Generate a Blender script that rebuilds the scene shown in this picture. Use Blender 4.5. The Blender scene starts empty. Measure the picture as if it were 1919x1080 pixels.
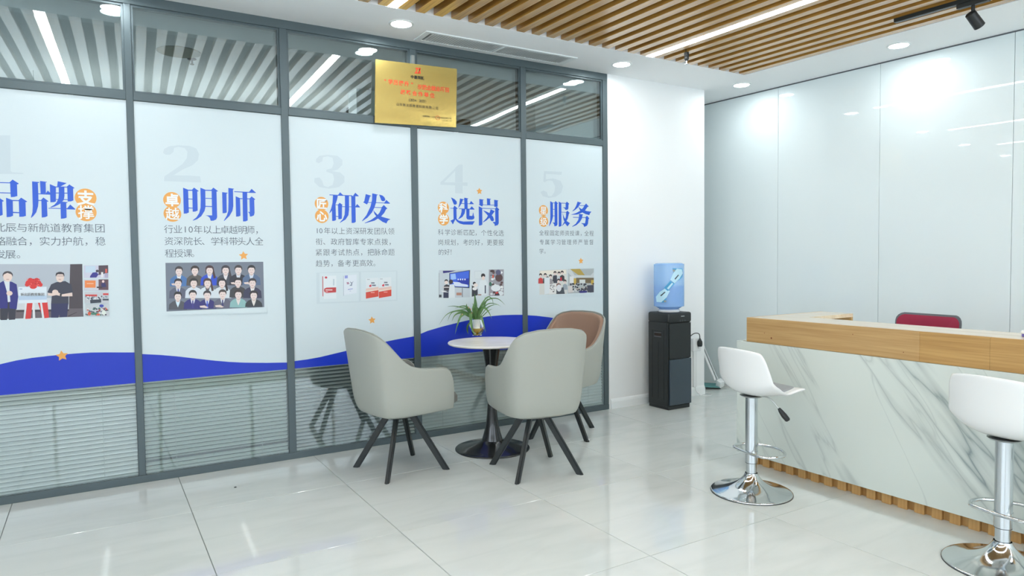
import bpy, bmesh, math, random
from mathutils import Vector, Matrix
random.seed(4)
S = bpy.context.scene
COL = S.collection
R = math.radians

# ------------------------------------------------------------------ camera, world, exposure
# camera calibrated from the vanishing points of the floor tiles and the partition
H = 1.35
FPX = 1282.905
CX, CY = 959.5, 540.0
RW = Matrix(((0.85408674, -0.03156539, 0.51917191),
             (-0.52000566, -0.02994274, 0.85363783),
             (-0.01139998, -0.99905308, -0.04198788)))
cd = bpy.data.cameras.new('camera'); cam = bpy.data.objects.new('camera', cd); COL.objects.link(cam)
right, up, back = RW @ Vector((1, 0, 0)), RW @ Vector((0, -1, 0)), -(RW @ Vector((0, 0, 1)))
m3 = Matrix((right, up, back)).transposed()
cam.matrix_world = Matrix.Translation((0, 0, H)) @ m3.to_4x4()
cd.sensor_width = 36; cd.lens = FPX / 1919 * 36; cd.clip_start = .05
S.camera = cam
S.view_settings.view_transform = 'Standard'; S.view_settings.look = 'None'
S.view_settings.gamma = 1; S.view_settings.use_curve_mapping = False
S.view_settings.exposure = -0.12
S.cycles.use_denoising = True
S.cycles.max_bounces = 10; S.cycles.diffuse_bounces = 5; S.cycles.glossy_bounces = 5
S.cycles.transparent_max_bounces = 24; S.cycles.transmission_bounces = 6
S.cycles.sample_clamp_indirect = 6.0; S.cycles.caustics_reflective = False; S.cycles.caustics_refractive = False
W = bpy.data.worlds.new('world'); S.world = W; W.use_nodes = True
W.node_tree.nodes['Background'].inputs[0].default_value = (.80, .90, 1, 1)
W.node_tree.nodes['Background'].inputs[1].default_value = 4.6
LIN = 37.0        # strength of the linear lamps
DOWN = 110.0      # strength of the downlights
LAMPC = (.93, .985, 1.0)
# light portals for added unseen windows (left, behind, far room) that give soft fill
def portal(loc, rot, sx, sy):
    l = bpy.data.lights.new('window_portal', 'AREA'); l.shape = 'RECTANGLE'; l.size = sx; l.size_y = sy; l.cycles.is_portal = True
    o = bpy.data.objects.new('window_portal', l); COL.objects.link(o); o.location = loc; o.rotation_euler = rot
portal((-3.33, -.2, 1.75), (0, -math.pi / 2, 0), 1.9, 5.4)
portal((1.6, -3.53, 1.75), (math.pi / 2, 0, 0), 7.4, 1.9)
portal((-3.33, 7.1, 1.6), (0, -math.pi / 2, 0), 1.8, 3.8)

# ------------------------------------------------------------------ projecting helpers (photo pixel -> real plane)
def ray(x, y): return RW @ Vector((x - CX, y - CY, FPX))
def onz(x, y, z):
    d = ray(x, y); t = (z - H) / d.z; return Vector((0, 0, H)) + d * t
def ony(x, y, Y):
    d = ray(x, y); t = Y / d.y; return Vector((0, 0, H)) + d * t
def onx(x, y, X):
    d = ray(x, y); t = X / d.x; return Vector((0, 0, H)) + d * t

WY = 4.745      # front of the glass partition
CZ = 2.964      # soffit height

# ------------------------------------------------------------------ materials
def lin(c):
    return tuple(((v / 255 + .055) / 1.055) ** 2.4 if v / 255 > .04045 else v / 255 / 12.92 for v in c) + (1,)
def mat(name, rgb, rough=.5, metal=0, coat=0, spec=.5, emis=None, es=0, trans=0, coat_rough=.05):
    m = bpy.data.materials.new(name); m.use_nodes = True
    b = m.node_tree.nodes['Principled BSDF']
    b.inputs['Base Color'].default_value = lin(rgb); b.inputs['Roughness'].default_value = rough
    b.inputs['Metallic'].default_value = metal; b.inputs['Coat Weight'].default_value = coat
    b.inputs['Coat Roughness'].default_value = coat_rough
    b.inputs['Specular IOR Level'].default_value = spec
    if emis:
        b.inputs['Emission Color'].default_value = tuple(emis) + (1,); b.inputs['Emission Strength'].default_value = es
    if trans: b.inputs['Transmission Weight'].default_value = trans
    return m
def N(m, t, **kw):
    n = m.node_tree.nodes.new(t)
    for k, v in kw.items(): setattr(n, k, v)
    return n
def L(m, a, b): m.node_tree.links.new(a, b)
def bsdf(m): return m.node_tree.nodes['Principled BSDF']
def tex_noise(m, scale=(1, 1, 1), ns=5, detail=4, rot=(0, 0, 0), coord='Object', dist=0):
    tc = N(m, 'ShaderNodeTexCoord'); mp = N(m, 'ShaderNodeMapping')
    mp.inputs['Scale'].default_value = scale; mp.inputs['Rotation'].default_value = rot
    n = N(m, 'ShaderNodeTexNoise'); n.inputs['Scale'].default_value = ns; n.inputs['Detail'].default_value = detail
    n.inputs['Distortion'].default_value = dist
    L(m, tc.outputs[coord], mp.inputs['Vector']); L(m, mp.outputs['Vector'], n.inputs['Vector'])
    return n
def ramp(m, fac, stops):
    r = N(m, 'ShaderNodeValToRGB'); e = r.color_ramp.elements
    while len(e) < len(stops): e.new(.5)
    for i, (p, c) in enumerate(stops):
        e[i].position = p; e[i].color = c if len(c) == 4 else lin(c)
    L(m, fac, r.inputs['Fac']); return r
def bump(m, h, strength, dist=.01):
    b = N(m, 'ShaderNodeBump'); b.inputs['Strength'].default_value = strength; b.inputs['Distance'].default_value = dist
    L(m, h, b.inputs['Height']); L(m, b.outputs['Normal'], bsdf(m).inputs['Normal'])

def wood(name, a, b, axis, scale=1, rough=.4, coat=0, coat_rough=.2, fine=70):
    m = mat(name, a, rough, coat=coat, coat_rough=coat_rough)
    s = [fine, fine, fine]; s[axis] = 3.0
    n1 = tex_noise(m, s, scale, 3)
    s2 = [fine * .3] * 3; s2[axis] = .9
    n2 = tex_noise(m, s2, scale, 3, dist=.15)
    mx = N(m, 'ShaderNodeMath', operation='ADD'); L(m, n1.outputs['Fac'], mx.inputs[0]); L(m, n2.outputs['Fac'], mx.inputs[1])
    h = N(m, 'ShaderNodeMath', operation='MULTIPLY'); L(m, mx.outputs[0], h.inputs[0]); h.inputs[1].default_value = .5
    r = ramp(m, h.outputs[0], [(.35, b), (.62, a)])
    L(m, r.outputs['Color'], bsdf(m).inputs['Base Color'])
    return m

M = {}
M['wall'] = mat('wall_paint', (238, 240, 240), .6, spec=.3)
M['ceil'] = mat('ceiling_paint', (248, 249, 249), .8, spec=.2)
M['grille'] = mat('grille_back', (222, 225, 226), .7)
M['glasswall'] = mat('white_glass_panel', (222, 232, 233), .5, coat=1, coat_rough=.015)
M['trimwhite'] = mat('white_trim', (236, 240, 240), .35)
M['frame'] = mat('grey_aluminium', (84, 97, 101), .38, metal=.3)
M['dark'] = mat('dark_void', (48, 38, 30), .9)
M['black'] = mat('black_steel', (30, 36, 37), .38)
M['blackgloss'] = mat('black_gloss_base', (22, 25, 27), .22, coat=.5)
M['blackplastic'] = mat('black_plastic', (28, 33, 34), .42)
M['blueblack'] = mat('blue_black_panel', (54, 67, 78), .3, coat=.2)
M['chrome'] = mat('chrome', (222, 226, 228), .10, metal=1)
M['satin'] = mat('satin_chrome', (206, 212, 216), .22, metal=1)
M['steel'] = mat('brushed_steel', (190, 194, 192), .3, metal=1)
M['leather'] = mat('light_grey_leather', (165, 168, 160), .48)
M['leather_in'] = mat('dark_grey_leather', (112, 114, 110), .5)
M['leather_brown'] = mat('brown_leather', (148, 118, 98), .5)
M['pipe'] = mat('grey_piping', (150, 154, 148), .5)
M['white_plastic'] = mat('white_plastic', (236, 238, 238), .22, coat=.3)
M['pad'] = mat('grey_pad', (150, 156, 160), .6)
M['slatmetal'] = mat('blind_slat_paint', (246, 249, 248), .26, metal=.08)
M['slatmetal2'] = mat('blind_slat_pale', (206, 216, 210), .45)
M['cord'] = mat('blind_cord', (190, 198, 196), .6)
M['film'] = mat('frosted_film', (203, 216, 221), .35)
M['blue'] = mat('print_blue', (8, 48, 184), .35)
M['blue2'] = mat('print_headline_blue', (24, 84, 200), .35)
M['orange'] = mat('print_orange', (226, 160, 76), .35)
M['ghost'] = mat('print_pale_blue', (192, 206, 213), .35)
M['ink'] = mat('print_grey_ink', (84, 94, 108), .4)
M['printwhite'] = mat('print_white', (232, 238, 240), .4)
M['red'] = mat('print_red', (228, 70, 40), .4)
M['blackink'] = mat('print_black', (40, 38, 30), .4)
M['lamp'] = mat('lamp_diffuser', (255, 255, 255), .5, emis=LAMPC, es=LIN)
M['down'] = mat('downlight_lens', (255, 255, 255), .5, emis=LAMPC, es=DOWN)
M['added_uplight'] = mat('added_uplighter_diffuser', (255, 255, 255), .5, emis=(1, .97, .95), es=7)  # glow of the fill lamp added in the back room
M['teal'] = mat('teal_pad', (92, 146, 146), .8)
M['burgundy'] = mat('burgundy_fabric', (146, 28, 60), .75)
M['greyplastic'] = mat('grey_plastic', (92, 96, 102), .45)
M['violet'] = mat('violet_card', (112, 104, 176), .5)
M['soil'] = mat('roots', (150, 140, 110), .9)
M['peach'] = mat('peach_bract', (214, 160, 124), .6)
M['bottleblue'] = None
M['grout'] = mat('grout', (142, 150, 148), .8)
M['backroom'] = mat('back_room_wall', (212, 214, 214), .8)
M['backfloor'] = mat('back_room_floor', (96, 100, 100), .5)
M['backdark'] = mat('back_room_dark', (58, 66, 70), .6)

# floor tile
m = mat('polished_tile', (206, 212, 209), .045, spec=.75)
n = tex_noise(m, (1, 3.5, 1), 1.6, 5, coord='Object', dist=.8)
r_ = ramp(m, n.outputs['Fac'], [(.3, (204, 210, 207)), (.5, (213, 218, 215)), (.75, (219, 223, 220))]); L(m, r_.outputs['Color'], bsdf(m).inputs['Base Color'])
nb = tex_noise(m, (1, 1, 1), 2.2, 2); bump(m, nb.outputs['Fac'], .022, .02)
M['tile'] = m
# marble
m = mat('white_veined_marble', (222, 228, 222), .16, coat=.3)
def veins(m, ang, sc, ns, det, dist, w0, w1, off):
    tc = N(m, 'ShaderNodeTexCoord'); vr = N(m, 'ShaderNodeVectorRotate', rotation_type='X_AXIS'); vr.inputs['Angle'].default_value = ang
    mp = N(m, 'ShaderNodeMapping'); mp.inputs['Scale'].default_value = sc; mp.inputs['Location'].default_value = off
    n = N(m, 'ShaderNodeTexNoise'); n.inputs['Scale'].default_value = ns; n.inputs['Detail'].default_value = det; n.inputs['Distortion'].default_value = dist; n.inputs['Roughness'].default_value = .45
    L(m, tc.outputs['Object'], vr.inputs['Vector']); L(m, vr.outputs[0], mp.inputs['Vector']); L(m, mp.outputs[0], n.inputs['Vector'])
    d = N(m, 'ShaderNodeMath', operation='SUBTRACT'); L(m, n.outputs['Fac'], d.inputs[0]); d.inputs[1].default_value = .5
    a = N(m, 'ShaderNodeMath', operation='ABSOLUTE'); L(m, d.outputs[0], a.inputs[0])
    return ramp(m, a.outputs[0], [(0, (1, 1, 1, 1)), (w0, (.4, .4, .4, 1)), (w1, (0, 0, 0, 1))]), mp
v1, mp1 = veins(m, R(-50), (1, .17, 1.5), 1.5, 5, .22, .005, .026, (0, .3, .2))
v3, mp3 = veins(m, R(-56), (1, .17, 1.7), 2.2, 4, .2, .003, .014, (0, 3.3, 1.9))
n2 = N(m, 'ShaderNodeTexNoise'); n2.inputs['Scale'].default_value = 1.6; n2.inputs['Detail'].default_value = 3; L(m, mp1.outputs[0], n2.inputs['Vector'])
v2 = ramp(m, n2.outputs['Fac'], [(.34, (0, 0, 0, 1)), (.58, (1, 1, 1, 1))])
mu0 = N(m, 'ShaderNodeMath', operation='MULTIPLY'); L(m, v1.outputs['Color'], mu0.inputs[0]); L(m, v2.outputs['Color'], mu0.inputs[1])
m3_ = N(m, 'ShaderNodeMath', operation='MULTIPLY'); L(m, v3.outputs['Color'], m3_.inputs[0]); m3_.inputs[1].default_value = .28
mu = N(m, 'ShaderNodeMath', operation='MAXIMUM'); L(m, mu0.outputs[0], mu.inputs[0]); L(m, m3_.outputs[0], mu.inputs[1])
mc = N(m, 'ShaderNodeMixRGB'); L(m, mu.outputs[0], mc.inputs['Fac'])
mc.inputs['Color1'].default_value = lin((214, 222, 216)); mc.inputs['Color2'].default_value = lin((124, 138, 140))
L(m, mc.outputs['Color'], bsdf(m).inputs['Base Color'])
M['marble'] = m
m = mat('table_marble', (238, 236, 230), .22)
n1 = tex_noise(m, (1, 1, 1), 3, 5, dist=1.5)
r_ = ramp(m, n1.outputs['Fac'], [(.35, (226, 222, 212)), (.55, (242, 240, 236))]); L(m, r_.outputs['Color'], bsdf(m).inputs['Base Color'])
M['tabletop'] = m
M['slat'] = wood('ceiling_slat_wood', (200, 150, 70), (152, 102, 38), 1, 1, .42, coat=1, coat_rough=.2)
bsdf(M['slat']).inputs['Coat IOR'].default_value = 1.75
M['oak'] = wood('oak_fascia', (196, 160, 108), (172, 134, 82), 1, 1, .45, fine=110)
M['oak_x'] = wood('oak_fascia_return', (196, 160, 108), (172, 134, 82), 0, 1, .45, fine=110)
M['oaktop'] = wood('oak_worktop', (232, 214, 184), (214, 192, 156), 1, 1, .3, coat=.8, coat_rough=.15, fine=60)
M['batten'] = wood('plinth_batten_wood', (196, 154, 96), (160, 116, 62), 2, 1, .5)
# leather grain
for k in ('leather', 'leather_in', 'leather_brown'):
    n = tex_noise(M[k], (1, 1, 1), 260, 2); bump(M[k], n.outputs['Fac'], .12, .002)
# brass plaque
m = mat('brushed_brass', (218, 194, 116), .24, metal=.8)
n = tex_noise(m, (2, 1, 5), 1.4, 1, dist=.5); bump(m, n.outputs['Fac'], .05, .05)
M['brass'] = m

def thin_glass(name, tint, refl_add=.0, wav=0.0, ior=1.5):
    m = bpy.data.materials.new(name); m.use_nodes = True; nt = m.node_tree; nt.nodes.clear()
    o = nt.nodes.new('ShaderNodeOutputMaterial'); tr = nt.nodes.new('ShaderNodeBsdfTransparent'); gl = nt.nodes.new('ShaderNodeBsdfGlossy')
    tr.inputs[0].default_value = tint; gl.inputs['Roughness'].default_value = .004; gl.inputs['Color'].default_value = (.95, .98, 1, 1)
    fr = nt.nodes.new('ShaderNodeFresnel'); fr.inputs['IOR'].default_value = ior
    ad = nt.nodes.new('ShaderNodeMath'); ad.operation = 'ADD'; ad.inputs[1].default_value = refl_add
    mx = nt.nodes.new('ShaderNodeMixShader')
    nt.links.new(fr.outputs[0], ad.inputs[0]); nt.links.new(ad.outputs[0], mx.inputs[0]); nt.links.new(tr.outputs[0], mx.inputs[1]); nt.links.new(gl.outputs[0], mx.inputs[2]); nt.links.new(mx.outputs[0], o.inputs[0])
    if wav:
        tc = nt.nodes.new('ShaderNodeTexCoord'); nn = nt.nodes.new('ShaderNodeTexNoise'); nn.inputs['Scale'].default_value = 2.2; nn.inputs['Detail'].default_value = 1
        bp = nt.nodes.new('ShaderNodeBump'); bp.inputs['Strength'].default_value = wav; bp.inputs['Distance'].default_value = .01
        nt.links.new(tc.outputs['Object'], nn.inputs[0]); nt.links.new(nn.outputs['Fac'], bp.inputs['Height'])
        nt.links.new(bp.outputs[0], gl.inputs['Normal'])
    return m
M['glass'] = thin_glass('window_glass', (.90, .95, .95, 1), .05, .14)
M['glasslow'] = thin_glass('blind_glass', (.93, .97, .96, 1), .02, .05)
M['vaseglass'] = thin_glass('vase_glass', (.93, .97, .97, 1), .04)

def milky(name, rgb, fac, rough=.15, tint=(1, 1, 1, 1)):
    """translucent plastic / liquid: part diffuse, part see-through, with a glossy skin"""
    m = bpy.data.materials.new(name); m.use_nodes = True; nt = m.node_tree
    b = nt.nodes['Principled BSDF']; b.inputs['Base Color'].default_value = lin(rgb); b.inputs['Roughness'].default_value = rough
    tr = nt.nodes.new('ShaderNodeBsdfTransparent'); tr.inputs[0].default_value = tint
    mx = nt.nodes.new('ShaderNodeMixShader'); mx.inputs[0].default_value = fac
    nt.links.new(tr.outputs[0], mx.inputs[1]); nt.links.new(b.outputs[0], mx.inputs[2]); nt.links.new(mx.outputs[0], nt.nodes['Material Output'].inputs[0])
    return m
M['bottle'] = milky('blue_bottle_plastic', (176, 212, 248), .5, .12, (.74, .88, 1, 1))
M['water'] = milky('bottle_water', (140, 192, 246), .6, .05, (.6, .82, 1, 1))
M['amber'] = milky('amber_water', (204, 160, 40), .6, .05, (.95, .8, .3, 1))
m = mat('plant_leaf', (74, 120, 62), .45)
n = tex_noise(m, (1, 1, 1), 14, 2); r_ = ramp(m, n.outputs['Fac'], [(.3, (54, 98, 48)), (.7, (110, 146, 84))]); L(m, r_.outputs['Color'], bsdf(m).inputs['Base Color'])
M['leaf'] = m
m = bpy.data.materials.new('printed_picture'); m.use_nodes = True
at_ = N(m, 'ShaderNodeAttribute', attribute_name='ink'); L(m, at_.outputs['Color'], bsdf(m).inputs['Base Color']); bsdf(m).inputs['Roughness'].default_value = .4
M['picture'] = m

# ------------------------------------------------------------------ object helpers
def link(name, me, ma, parent=None, smooth=False):
    o = bpy.data.objects.new(name, me); COL.objects.link(o)
    if ma is not None: me.materials.append(M[ma] if isinstance(ma, str) else ma)
    if parent is not None: o.parent = parent
    if smooth:
        for p in me.polygons: p.use_smooth = True
        me.set_sharp_from_angle(angle=R(42))
    return o
def bmobj(name, bm, ma, parent=None, smooth=False, loc=None):
    me = bpy.data.meshes.new(name); bmesh.ops.recalc_face_normals(bm, faces=bm.faces[:]); bm.to_mesh(me); bm.free()
    o = link(name, me, ma, parent, smooth)
    if loc is not None: o.location = loc
    return o
def thing(name, label, cat, loc=(0, 0, 0), rz=0, group=None):
    o = bpy.data.objects.new(name, None); COL.objects.link(o); o.location = loc; o.rotation_euler = (0, 0, rz)
    o.empty_display_size = .1
    o['label'] = label; o['category'] = cat
    if group: o['group'] = group
    return o
def tag(o, label, cat, group=None):
    o['label'] = label; o['category'] = cat
    if group: o['group'] = group
    return o
def struct(o): o['kind'] = 'structure'; return o
def sempty(name):
    o = bpy.data.objects.new(name, None); COL.objects.link(o); o['kind'] = 'structure'; return o
def box(bm, x0, x1, y0, y1, z0, z1, bev=0, seg=1):
    vs = [bm.verts.new((x, y, z)) for x in (x0, x1) for y in (y0, y1) for z in (z0, z1)]
    idx = [(0, 1, 3, 2), (4, 6, 7, 5), (0, 4, 5, 1), (2, 3, 7, 6), (0, 2, 6, 4), (1, 5, 7, 3)]
    fs = [bm.faces.new([vs[i] for i in f]) for f in idx]
    if bev:
        es = set(e for f in fs for e in f.edges)
        bmesh.ops.recalc_face_normals(bm, faces=fs)
        bmesh.ops.bevel(bm, geom=list(es), offset=bev, segments=seg, affect='EDGES', profile=.5)
def boxo(name, b, ma, parent=None, bev=0, seg=1, smooth=False):
    bm = bmesh.new(); box(bm, *b, bev=bev, seg=seg); return bmobj(name, bm, ma, parent, smooth)
def lathe(bm, prof, seg=32, c=(0, 0), close=True):
    rings = []
    for r, z in prof:
        if r < 1e-5: rings.append([bm.verts.new((c[0], c[1], z))])
        else: rings.append([bm.verts.new((c[0] + r * math.cos(2 * math.pi * i / seg), c[1] + r * math.sin(2 * math.pi * i / seg), z)) for i in range(seg)])
    for a, b in zip(rings, rings[1:]):
        if len(a) == 1 and len(b) == 1: continue
        for i in range(seg):
            j = (i + 1) % seg
            if len(a) == 1: bm.faces.new((a[0], b[i], b[j]))
            elif len(b) == 1: bm.faces.new((a[i], a[j], b[0]))
            else: bm.faces.new((a[i], a[j], b[j], b[i]))
def tube(bm, pts, r, seg=8, cyc=False, caps=True):
    pts = [Vector(p) for p in pts]; n = len(pts); rings = []
    up0 = Vector((0, 0, 1))
    prev = None
    for i, p in enumerate(pts):
        if cyc: t = pts[(i + 1) % n] - pts[i - 1]
        else: t = pts[min(i + 1, n - 1)] - pts[max(i - 1, 0)]
        t.normalize()
        if prev is None:
            a = up0 if abs(t.z) < .9 else Vector((1, 0, 0)); u = a.cross(t).normalized()
        else:
            u = (prev - t * prev.dot(t)).normalized()
        prev = u; v = t.cross(u)
        rr = r[i] if isinstance(r, (list, tuple)) else r
        rings.append([bm.verts.new(p + (u * math.cos(2 * math.pi * k / seg) + v * math.sin(2 * math.pi * k / seg)) * rr) for k in range(seg)])
    for i in range(n if cyc else n - 1):
        a, b = rings[i], rings[(i + 1) % n]
        for k in range(seg):
            bm.faces.new((a[k], a[(k + 1) % seg], b[(k + 1) % seg], b[k]))
    if caps and not cyc:
        bm.faces.new(rings[0][::-1]); bm.faces.new(rings[-1])
def smoothpts(P, n):
    """Catmull-Rom through tuples P, n samples per span"""
    out = []
    for i in range(len(P) - 1):
        p0, p1, p2, p3 = P[max(i - 1, 0)], P[i], P[i + 1], P[min(i + 2, len(P) - 1)]
        for k in range(n):
            t = k / n
            out.append(tuple(.5 * (2 * b + (c - a) * t + (2 * a - 5 * b + 4 * c - d) * t * t + (3 * b - a - 3 * c + d) * t ** 3) for a, b, c, d in zip(p0, p1, p2, p3)))
    out.append(tuple(P[-1])); return out
def interp(T, x):
    for (a, va), (b, vb) in zip(T, T[1:]):
        if x <= b:
            t = (x - a) / (b - a); t = max(0, min(1, t)); return va + (vb - va) * t
    return T[-1][1]
def subsurf(o, lv=1):
    s = o.modifiers.new('subsurf', 'SUBSURF'); s.levels = lv; s.render_levels = lv
def copy_tree(src, loc, rz, label=None):
    c = src.copy(); COL.objects.link(c); c.location = loc; c.rotation_euler = (0, 0, rz)
    if label: c['label'] = label
    def rec(a, b):
        for ch in list(a.children):
            d = ch.copy(); COL.objects.link(d); d.parent = b; d.matrix_parent_inverse = ch.matrix_parent_inverse.copy(); rec(ch, d)
    rec(src, c); return c

# ================================================================== SETTING
# ---- floor of polished tiles
floor = sempty('floor')
TX, TY = .6298 * H, .6483 * H            # tile pitch
X0, Y0 = .3015 * H, 2.990 * H            # a grout crossing
boxo('subfloor', (-3.4, 6.2, -3.6, 9.4, -.06, -.006), 'grout', floor)
bm = bmesh.new(); g = .0018
box(bm, g, TX - g, g, TY - g, -.012, 0, bev=.0012)
tile_me = bpy.data.meshes.new('tile'); bmesh.ops.recalc_face_normals(bm, faces=bm.faces[:]); bm.to_mesh(tile_me); bm.free(); tile_me.materials.append(M['tile'])
i0, i1 = math.floor((-3.2 - X0) / TX), math.ceil((5.9 - X0) / TX)
j0, j1 = math.floor((-3.4 - Y0) / TY), 3
for i in range(i0, i1):
    for j in range(j0, j1):
        o = bpy.data.objects.new('tile', tile_me); COL.objects.link(o); o.parent = floor
        o.location = (X0 + i * TX, Y0 + j * TY, random.uniform(-.0002, .0002))

# ---- walls of this room
def wall_open(name, b, hole, axis, ma):
    """wall box b with an added window opening hole = (a0, a1, z0, z1) along axis"""
    x0, x1, y0, y1, z0, z1 = b; a0, a1, h0, h1 = hole; bm = bmesh.new()
    def bb(p, q, c, d):
        box(bm, *((p, q, y0, y1, c, d) if axis == 0 else (x0, x1, p, q, c, d)))
    s0, s1 = (x0, x1) if axis == 0 else (y0, y1)
    bb(s0, a0, z0, z1); bb(a1, s1, z0, z1); bb(a0, a1, z0, h0); bb(a0, a1, h1, z1)
    return struct(bmobj(name, bm, ma))
wall_open('wall_left', (-3.32, -3.2, -3.5, 4.86, 0, 3.3), (-2.9, 2.5, .8, 2.7), 1, 'wall')
wall_open('wall_front', (-3.2, 6.1, -3.52, -3.4, 0, 3.3), (-2.1, 5.3, .8, 2.7), 0, 'wall')
def added_window_unit(name, b, axis, n):  # frame of a window added out of view for fill light
    w = sempty(name); x0, x1, y0, y1, z0, z1 = b; t = .045
    s0, s1 = (x0, x1) if axis == 0 else (y0, y1)
    def bb(nm, p, q, c, d, k, ma):
        boxo(nm, (p, q, y0 + k, y1 - k, c, d) if axis == 0 else (x0 + k, x1 - k, p, q, c, d), ma, w)
    bb('window_frame', s0, s1, z0, z0 + t, 0, 'trimwhite'); bb('window_frame', s0, s1, z1 - t, z1, 0, 'trimwhite')
    for i in range(n + 1):
        c = s0 + (s1 - s0) * i / n; c = min(max(c, s0 + t / 2), s1 - t / 2); bb('window_frame', c - t / 2, c + t / 2, z0 + t, z1 - t, 0, 'trimwhite')
added_window_unit('window_9', (-3.30, -3.24, -2.9, 2.5, .8, 2.7), 1, 4)  # unseen window added on the left for soft fill
added_window_unit('window_10', (-2.1, 5.3, -3.50, -3.44, .8, 2.7), 0, 5)  # added behind the camera, out of view, as soft fill
PX0, PX1 = 3.889, 5.09
wb = struct(boxo('wall_back', (PX0, PX1, WY, WY + 1.15, 0, CZ + .02), 'wall'))
struct(boxo('wall_recess', (PX1, 6.1, WY + 1.03, WY + 1.15, 0, CZ + .02), 'wall'))
# right wall faced with white glass sheets, turned slightly
wr = sempty('wall_right')
wr.location = (5.557, 5.165, 0); wr.rotation_euler = (0, 0, math.atan2(2.338 - 5.165, 5.747 - 5.557))   # local +x runs towards the camera along the wall
boxo('wall_core', (-.8, 8.9, .012, .14, 0, CZ + .02), 'wall', wr)
js = [-.8, .861, 1.82, 2.78, 3.74, 4.70, 5.66, 6.62, 7.58, 8.9]
for a, b in zip(js, js[1:]):
    boxo('glass_sheet', (a + .0015, b - .0015, 0, .010, .03, CZ - .012), 'glasswall', wr, bev=.001)
boxo('shadow_gap', (-.8, 8.9, .004, .012, CZ - .012, CZ), 'greyplastic', wr)

# ---- ceiling: white soffit with a pit of wooden slats
SY = 4.18; SKEW = R(2.5); tk = math.tan(SKEW)
PXL, PXR = -2.6, 4.992
ceil = sempty('ceiling')
bm = bmesh.new()
def prism(bm, poly, z0, z1):
    a = [bm.verts.new((x, y, z0)) for x, y in poly]; b = [bm.verts.new((x, y, z1)) for x, y in poly]
    bm.faces.new(a); bm.faces.new(b)
    for i in range(len(poly)): bm.faces.new((a[i], a[(i + 1) % len(poly)], b[(i + 1) % len(poly)], b[i]))
YB = -2.9
xr = lambda y: PXR + (SY - y) * tk
xl = lambda y: PXL + (SY - y) * tk
prism(bm, [(-3.3, SY), (6.1, SY), (6.1, 5.95), (3.9, 5.95), (3.9, 4.85), (-3.3, 4.85)], CZ, CZ + .16)
prism(bm, [(xr(SY), SY), (6.1, SY), (6.1, YB), (xr(YB), YB)], CZ, CZ + .16)
prism(bm, [(-3.3, SY), (xl(SY), SY), (xl(YB), YB), (-3.3, YB)], CZ, CZ + .16)
prism(bm, [(-3.3, YB), (6.1, YB), (6.1, -3.5), (-3.3, -3.5)], CZ, CZ + .16)
bmobj('soffit', bm, 'ceil', ceil)
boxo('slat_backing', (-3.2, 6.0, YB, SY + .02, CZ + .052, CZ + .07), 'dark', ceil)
PITCH, XS, SW = .1285, 1.831, .065
bm = bmesh.new(); box(bm, 0, SW, -(SY - YB) + .02, 0, 0, .05, bev=.0015)
slat_me = bpy.data.meshes.new('slat'); bmesh.ops.recalc_face_normals(bm, faces=bm.faces[:]); bm.to_mesh(slat_me); bm.free(); slat_me.materials.append(M['slat'])
for k in range(-34, 25):
    o = bpy.data.objects.new('slat', slat_me); COL.objects.link(o); o.parent = ceil
    o.location = (XS + k * PITCH, SY - .003, CZ + .001); o.rotation_euler = (0, 0, SKEW)
# linear lamps lying in the gaps between slats
for k, lab in ((-2, 'long linear lamp glowing between the slats above the brass plaque side'), (15, 'long bright linear lamp crossing the slatted ceiling on the right'), (-17, 'linear lamp seen only as a reflection in the left transom glass')):
    x = XS + k * PITCH + SW
    t = thing('linear_lamp', lab, 'lamp', (x, SY - .004, CZ), SKEW, 'linear lamps in the slat ceiling')
    boxo('housing', (.001, PITCH - SW - .001, -6.6, 0, .012, .048), 'trimwhite', t)
    boxo('diffuser', (.002, PITCH - SW - .002, -6.59, -.002, -.001, .012), 'lamp', t)

# ---- glass partition: frame, panes
mull = [(-.752, -.712), (.190, .229), (1.095, 1.143), (2.027, 2.078), (2.990, 3.036), (3.836, 3.888)]
ZR0, ZR1 = 2.335, 2.382
FY1 = WY + .085
fr = sempty('trim_1')
for i, (a, b) in enumerate(mull):
    boxo('mullion', (a, b, WY, FY1, .045, CZ - .058), 'frame', fr, bev=.002)
boxo('mullion', (-1.69, -1.65, WY, FY1, .045, CZ - .058), 'frame', fr, bev=.002)
boxo('mullion', (-2.63, -2.59, WY, FY1, .045, CZ - .058), 'frame', fr, bev=.002)
boxo('top_rail', (-3.2, 3.888, WY, FY1, CZ - .058, CZ), 'frame', fr, bev=.002)
boxo('bottom_rail', (-3.2, 3.888, WY - .004, FY1, 0, .045), 'frame', fr, bev=.002)
bays = [(mull[i][1], mull[i + 1][0]) for i in range(5)]
lbays = [(-3.2, -2.63), (-2.59, -1.69), (-1.65, -.752)]
for a, b in lbays + bays:
    boxo('transom_rail', (a, b, WY, FY1, ZR0, ZR1), 'frame', fr, bev=.002)
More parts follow.
